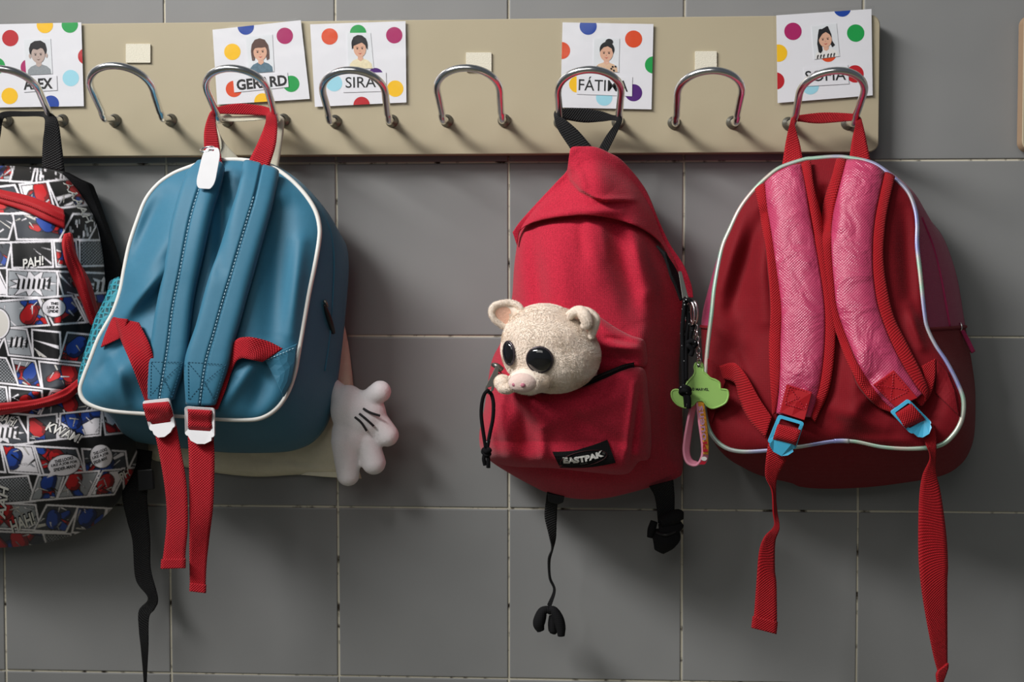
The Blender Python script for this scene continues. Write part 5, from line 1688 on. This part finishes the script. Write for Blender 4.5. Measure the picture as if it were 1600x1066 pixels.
for ri in range(len(rows) - 1):
    ya, yb = rows[ri], rows[ri + 1]
    x = -240 + pr.uniform(-30, 0)
    tilt = pr.uniform(-.14, .14)
    while x < 240:
        w = pr.uniform(36, 86)
        sk = pr.uniform(-12, 12)
        x1 = x + w
        yy = lambda X, Y: Y + tilt * (X - 40)
        quad = [(x + sk, yy(x, ya)), (x1 + sk, yy(x1, ya)), (x1 - sk, yy(x1, yb)), (x - sk, yy(x, yb))]
        cxq, cyq = (x + x1) / 2, yy((x + x1) / 2, (ya + yb) / 2)
        ins = lambda k: [(cxq + (px_ - cxq) * (1 - k / w * 2), cyq + (py_ - cyq) * (1 - k / (yb - ya) * 2)) for px_, py_ in quad]
        fill(ins(0.6), 'w')
        fill(ins(3.4), 'k')
        style = pr.choice(['act', 'act', 'act', 'act', 'act', 'act', 'act', 'act', 'act', 'speed', 'city', 'burst', 'tone', 'speed'])
        inner = ins(4.6)
        clip = np.zeros(gx.shape, bool)
        sl = box(inner)
        if CV[sl].size:
            clip[sl] = inside(inner, sl)
            fill(inner, {'act': pr.choice(['dg', 'g', 'k', 'w', 'dg']), 'speed': 'k', 'city': 'k', 'burst': pr.choice(['g', 'dg']), 'tone': 'g'}[style])
            if style in ('speed', 'act') :
                ox, oy = cxq + pr.uniform(-60, 60), cyq + pr.uniform(-40, 40)
                for _ in range(pr.randint(5, 11)):
                    an, l = pr.uniform(0, 6.28), pr.uniform(40, 110)
                    wd = pr.uniform(.02, .06)
                    r0 = pr.uniform(8, 40)
                    fill([(ox + r0 * math.cos(an), oy + r0 * math.sin(an)), (ox + l * math.cos(an - wd), oy + l * math.sin(an - wd)), (ox + l * math.cos(an + wd), oy + l * math.sin(an + wd))], pr.choice(['w', 'w', 'k', 's']), clip)
            if style == 'city':
                for _ in range(26):
                    bx_, by_ = x + pr.uniform(4, w - 4), ya + pr.uniform(4, yb - ya - 4)
                    ww, hh = pr.uniform(1.5, 3.5), pr.uniform(2, 9)
                    fill([(bx_, by_), (bx_ + ww, by_), (bx_ + ww, by_ + hh), (bx_, by_ + hh)], pr.choice(['w', 'g']), clip)
            if style == 'tone':
                m = clip & ((np.mod(gx + gy, 5) < 2) | (np.mod(gx - gy, 5) < 1.6))
                CV[m] = C_['k']
            if style == 'burst':
                k = 22
                pts = []
                for i in range(k):
                    an = 2 * math.pi * i / k
                    rr_ = (w * .48 if i % 2 == 0 else w * .26) * pr.uniform(.8, 1.1)
                    pts.append((cxq + rr_ * math.cos(an), cyq + rr_ * .55 * math.sin(an)))
                fill([(cxq + (a_ - cxq) * 1.12, cyq + (b_ - cyq) * 1.12) for a_, b_ in pts], 'k', clip)
                fill(pts, 'w', clip)
                zx = cxq - w * .3
                while zx < cxq + w * .3:
                    fill([(zx, cyq + 8), (zx + 3, cyq - 9), (zx + 6.5, cyq - 7), (zx + 4, cyq + 9)], 'k', clip)
                    zx += 8
            if style == 'act':
                fx_, fy_ = cxq + pr.uniform(-14, 14), cyq + pr.uniform(-8, 8)
                R0 = (yb - ya) * .235
                pr_col = pr.choice(['r', 'r', 'b'])
                for _ in range(pr.randint(3, 5)):
                    an = pr.uniform(0, 6.28)
                    l = pr.uniform(.35, .75) * (yb - ya)
                    ex, ey = fx_ + l * math.cos(an), fy_ + l * math.sin(an)
                    limb((fx_, fy_), (ex, ey), R0 * .9, R0 * .55, pr.choice(['r', 'b', 'r']), clip)
                    an2 = an + pr.uniform(-1.2, 1.2)
                    limb((ex, ey), (ex + l * .6 * math.cos(an2), ey + l * .6 * math.sin(an2)), R0 * .55, R0 * .4, pr.choice(['r', 'r', 'b']), clip)
                limb((fx_, fy_), (fx_ + R0 * pr.uniform(-1, 1), fy_ - R0 * .8), R0 * 1.1, R0, pr_col, clip)
                for _ in range(pr.randint(4, 9)):
                    sx_, sy_ = x + pr.uniform(2, w - 2), ya + pr.uniform(2, yb - ya - 2)
                    an, l = pr.uniform(0, 3.14), pr.uniform(6, 16)
                    limb((sx_, sy_), (sx_ + l * math.cos(an), sy_ + l * math.sin(an)), pr.uniform(.5, 1.4), .3, pr.choice(['w', 'k', 'w', 'g', 's']), clip, 0.5)
        x = x1
allc = np.ones(gx.shape, bool)
def balloon(cx, cy, rx, ry, rot=-4, clipx=None):
    cl_ = allc if clipx is None else (gx < clipx)
    fill(circle(cx, cy, rx + 1.6, ry + 1.6, n=40, rot=rot), 'k', cl_)
    fill(circle(cx, cy, rx, ry, n=40, rot=rot), 'w', cl_)
balloon(100, 727, 25, 16, -10)
fill([(80, 735), (73, 747), (88, 741)], 'w')
balloon(158, 713, 17, 18, -20)
balloon(84, 481, 18, 14, 0)
balloon(-4, 506, 19, 24, 0)
fill(circle(-4, 506, 17, 22), 's')
# smooth the raster and sample it at the mesh vertices
K = CV.copy()
for ax in (0, 1):
    K = (np.roll(K, 1, ax) + K + np.roll(K, -1, ax)) / 3
def sample(px, py):
    ix = np.clip(((px - X0) * SS).astype(int), 0, WX * SS - 1)
    iy = np.clip(((py - Y0) * SS).astype(int), 0, HY * SS - 1)
    return K[iy, ix]
RG = 260
k_ = np.linspace(0, 1, RG + 1)[1:]
Rr = cmB.R(cmB.ang)
px = cmB.c[0] + k_[:, None] * (Rr * np.cos(cmB.ang))[None]
py = cmB.c[1] + k_[:, None] * (Rr * np.sin(cmB.ang))[None]
Wc = PA(px, py, csurf(px, py))
nA = Wc.shape[1]
backr = []
for t_ in np.linspace(0, 1, 8)[1:]:
    rr_ = math.cos(t_ * math.pi / 2) ** 0.35 if t_ < 1 else 0.02
    qx, qy = cmB.c[0] + (px[-1] - cmB.c[0]) * rr_, cmB.c[1] + (py[-1] - cmB.c[1]) * rr_
    backr.append(PA(qx, qy, 0.032 - 0.018 * math.sin(t_ * math.pi / 2)))
allr = np.concatenate([Wc, np.array(backr)])
mm_, m_nt, m_b = base_mat('comic_print_polyester', (0.5, 0.5, 0.5), 0.6, 0, 0.3, 0.1)
at = nd(m_nt, 'ShaderNodeAttribute')
at.attribute_name = 'print'
m_nt.links.new(at.outputs['Color'], m_b.inputs['Base Color'])
tcn = nd(m_nt, 'ShaderNodeTexCoord')
nn_ = nd(m_nt, 'ShaderNodeTexNoise')
nn_.inputs['Scale'].default_value = 900
m_nt.links.new(tcn.outputs['Object'], nn_.inputs['Vector'])
add_bump(m_nt, m_b, nn_.outputs[0], 0.2, 0.0005)
cb_o = mesh_obj('bag_body', allr.reshape(-1, 3), ring_faces(allr.shape[0], nA)[:, ::-1].copy(), mm_, cm)
ca = cb_o.data.attributes.new('print', 'FLOAT_COLOR', 'POINT')
colv = np.ones((len(cb_o.data.vertices), 4), np.float32)
colv[:px.size, :3] = sample(px.ravel(), py.ravel())
colv[px.size:, :3] = hexc('0C0D10')
ca.data.foreach_set('color', colv.ravel())

# printed words
cs = lambda o: (lambda a, b: csurf(a, b) + o)
for i, (t_, x0, x1, y) in enumerate([('THIS LOOKS', 86, 115, 722.5), ('LIKE A JOB FOR', 80, 121, 729), ('SPIDER-MAN!', 84, 119, 735.5)]):
    lettering('lettering', t_, (x0, y + 2), (x1, y - 5), 5.0, cs(0.0006), M['ink'], cb_o, bold=0.03, shear=0.15)
for t_, x0, x1, y in (('THIS LOOKS', 147, 168, 709), ('LIKE A JOB', 145, 170, 716), ('SPIDER-MAN!', 147, 168, 723)):
    lettering('lettering', t_, (x0, y + 3), (x1, y - 5), 5.0, cs(0.0006), M['ink'], cb_o, bold=0.03, shear=0.15)
for i, (t_, x0, x1, y) in enumerate([('THIS', 79, 91, 476.5), ('LIKE A', 73, 91, 482.5), ('SPIDE', 74, 91, 488.5)]):
    lettering('lettering', t_, (x0, y), (x1, y), 4.4, cs(0.0006), M['ink'], cb_o, bold=0.03, shear=0.15)
for t_, a_, b_, h_ in (('PAH!', (36, 420), (70, 414), 15), ('KWAM!', (70, 672), (124, 694), 15), ('HAH!', (20, 834), (58, 818), 20), ('AAAAH', (98, 285), (136, 352), 12), ('AAH', (8, 812), (14, 760), 14), ('PH', (190, 752), (206, 742), 12), ('HAH!', (-6, 655), (22, 668), 14)):
    lettering('lettering', t_, a_, b_, h_ + 2.4, cs(0.0006), M['ink'], cb_o, bold=0.075, shear=0.2)
    lettering('lettering', t_, a_, b_, h_, cs(0.0010), M['white_print'], cb_o, bold=0.03, shear=0.2)

# red zips
M['zip_red'] = fabric('red_zip_tape', hexc('B0141E'), 0.6, 1200, 0.3, 0.1)
def zipband(L_, R__, n=50):
    z = ribbon('zip_band', L_, R__, M['zip_red'], cm, 0.003, n, 13, 0.002, 2.0, csurf, 0.003, lambda u: 0.0018 * np.exp(-((u - 0.45) / 0.10) ** 2), label='red zip band')
    mid = [(a[0] * .45 + b[0] * .55, a[1] * .45 + b[1] * .55) for a, b in zip(L_, R__)]
    dashes('zip_teeth', mid, cs(0.0085), M['zip_red'], z, 1.6, 1.4, 0.0012, 0.0004)
zipband([(-60, 288), (-20, 292), (0, 297), (45, 307), (75, 318), (99, 328)], [(-60, 306), (-20, 311), (0, 317), (39, 330), (70, 344), (101, 357)])
zipband([(112, 366), (119, 400), (141, 444), (152, 486), (156, 520)], [(100, 366), (98, 384), (105, 414), (122, 456), (142, 506)])
zipband([(-80, 634), (-30, 633), (0, 631), (59, 624), (99, 609), (122, 592)], [(-80, 652), (-30, 651), (0, 648), (64, 637), (104, 626), (124, 609)])
# black rear panel, haul loop and straps
rear = [(96, 266), (118, 278), (138, 286.5), (150, 318), (162, 351), (174, 385), (184, 417), (187, 450), (180, 520), (160, 520), (120, 400), (96, 300)]
plate('rear_panel', [rear], 0.034, 0.018, M['black_cloth'], cm, bev=0.003)
ribbon('haul_loop', [(-40, 250, .06), (-20, 200, .06), (-4, 180, .058), (10, 174, .054), (40, 174, .053), (68, 174, .056), (78, 176, .064), (90, 188, .072), (96, 225, .072), (101, 268, .068)],
       [(-10, 262, .06), (0, 215, .06), (4, 190, .058), (12, 183, .054), (40, 182, .053), (62, 182, .056), (70, 186, .064), (70, 200, .072), (67, 225, .072), (66, 262, .068)], M['black_web'], cm, n=110)
ribbon('strap_tail', [(205, 700, .030), (198, 745, .038), (191, 775, .046), (199, 815, .046), (207, 846, .046), (212, 905, .046), (231, 935, .048), (217, 954, .046), (217, 984, .046), (220, 1013, .046), (225, 1070, .046)],
       [(238, 705, .030), (234, 745, .038), (230, 775, .042), (233, 815, .042), (235, 846, .042), (236, 890, .042), (247, 934, .044), (242, 952, .044), (233, 966, .044), (232, 1013, .044), (229, 1070, .044)], M['black_web'], cm, n=90)
plate('strap_slider', [[(214, 735), (238, 733), (240, 765), (216, 768)]], 0.052, 0.006, M['black'], cm, bev=0.001)
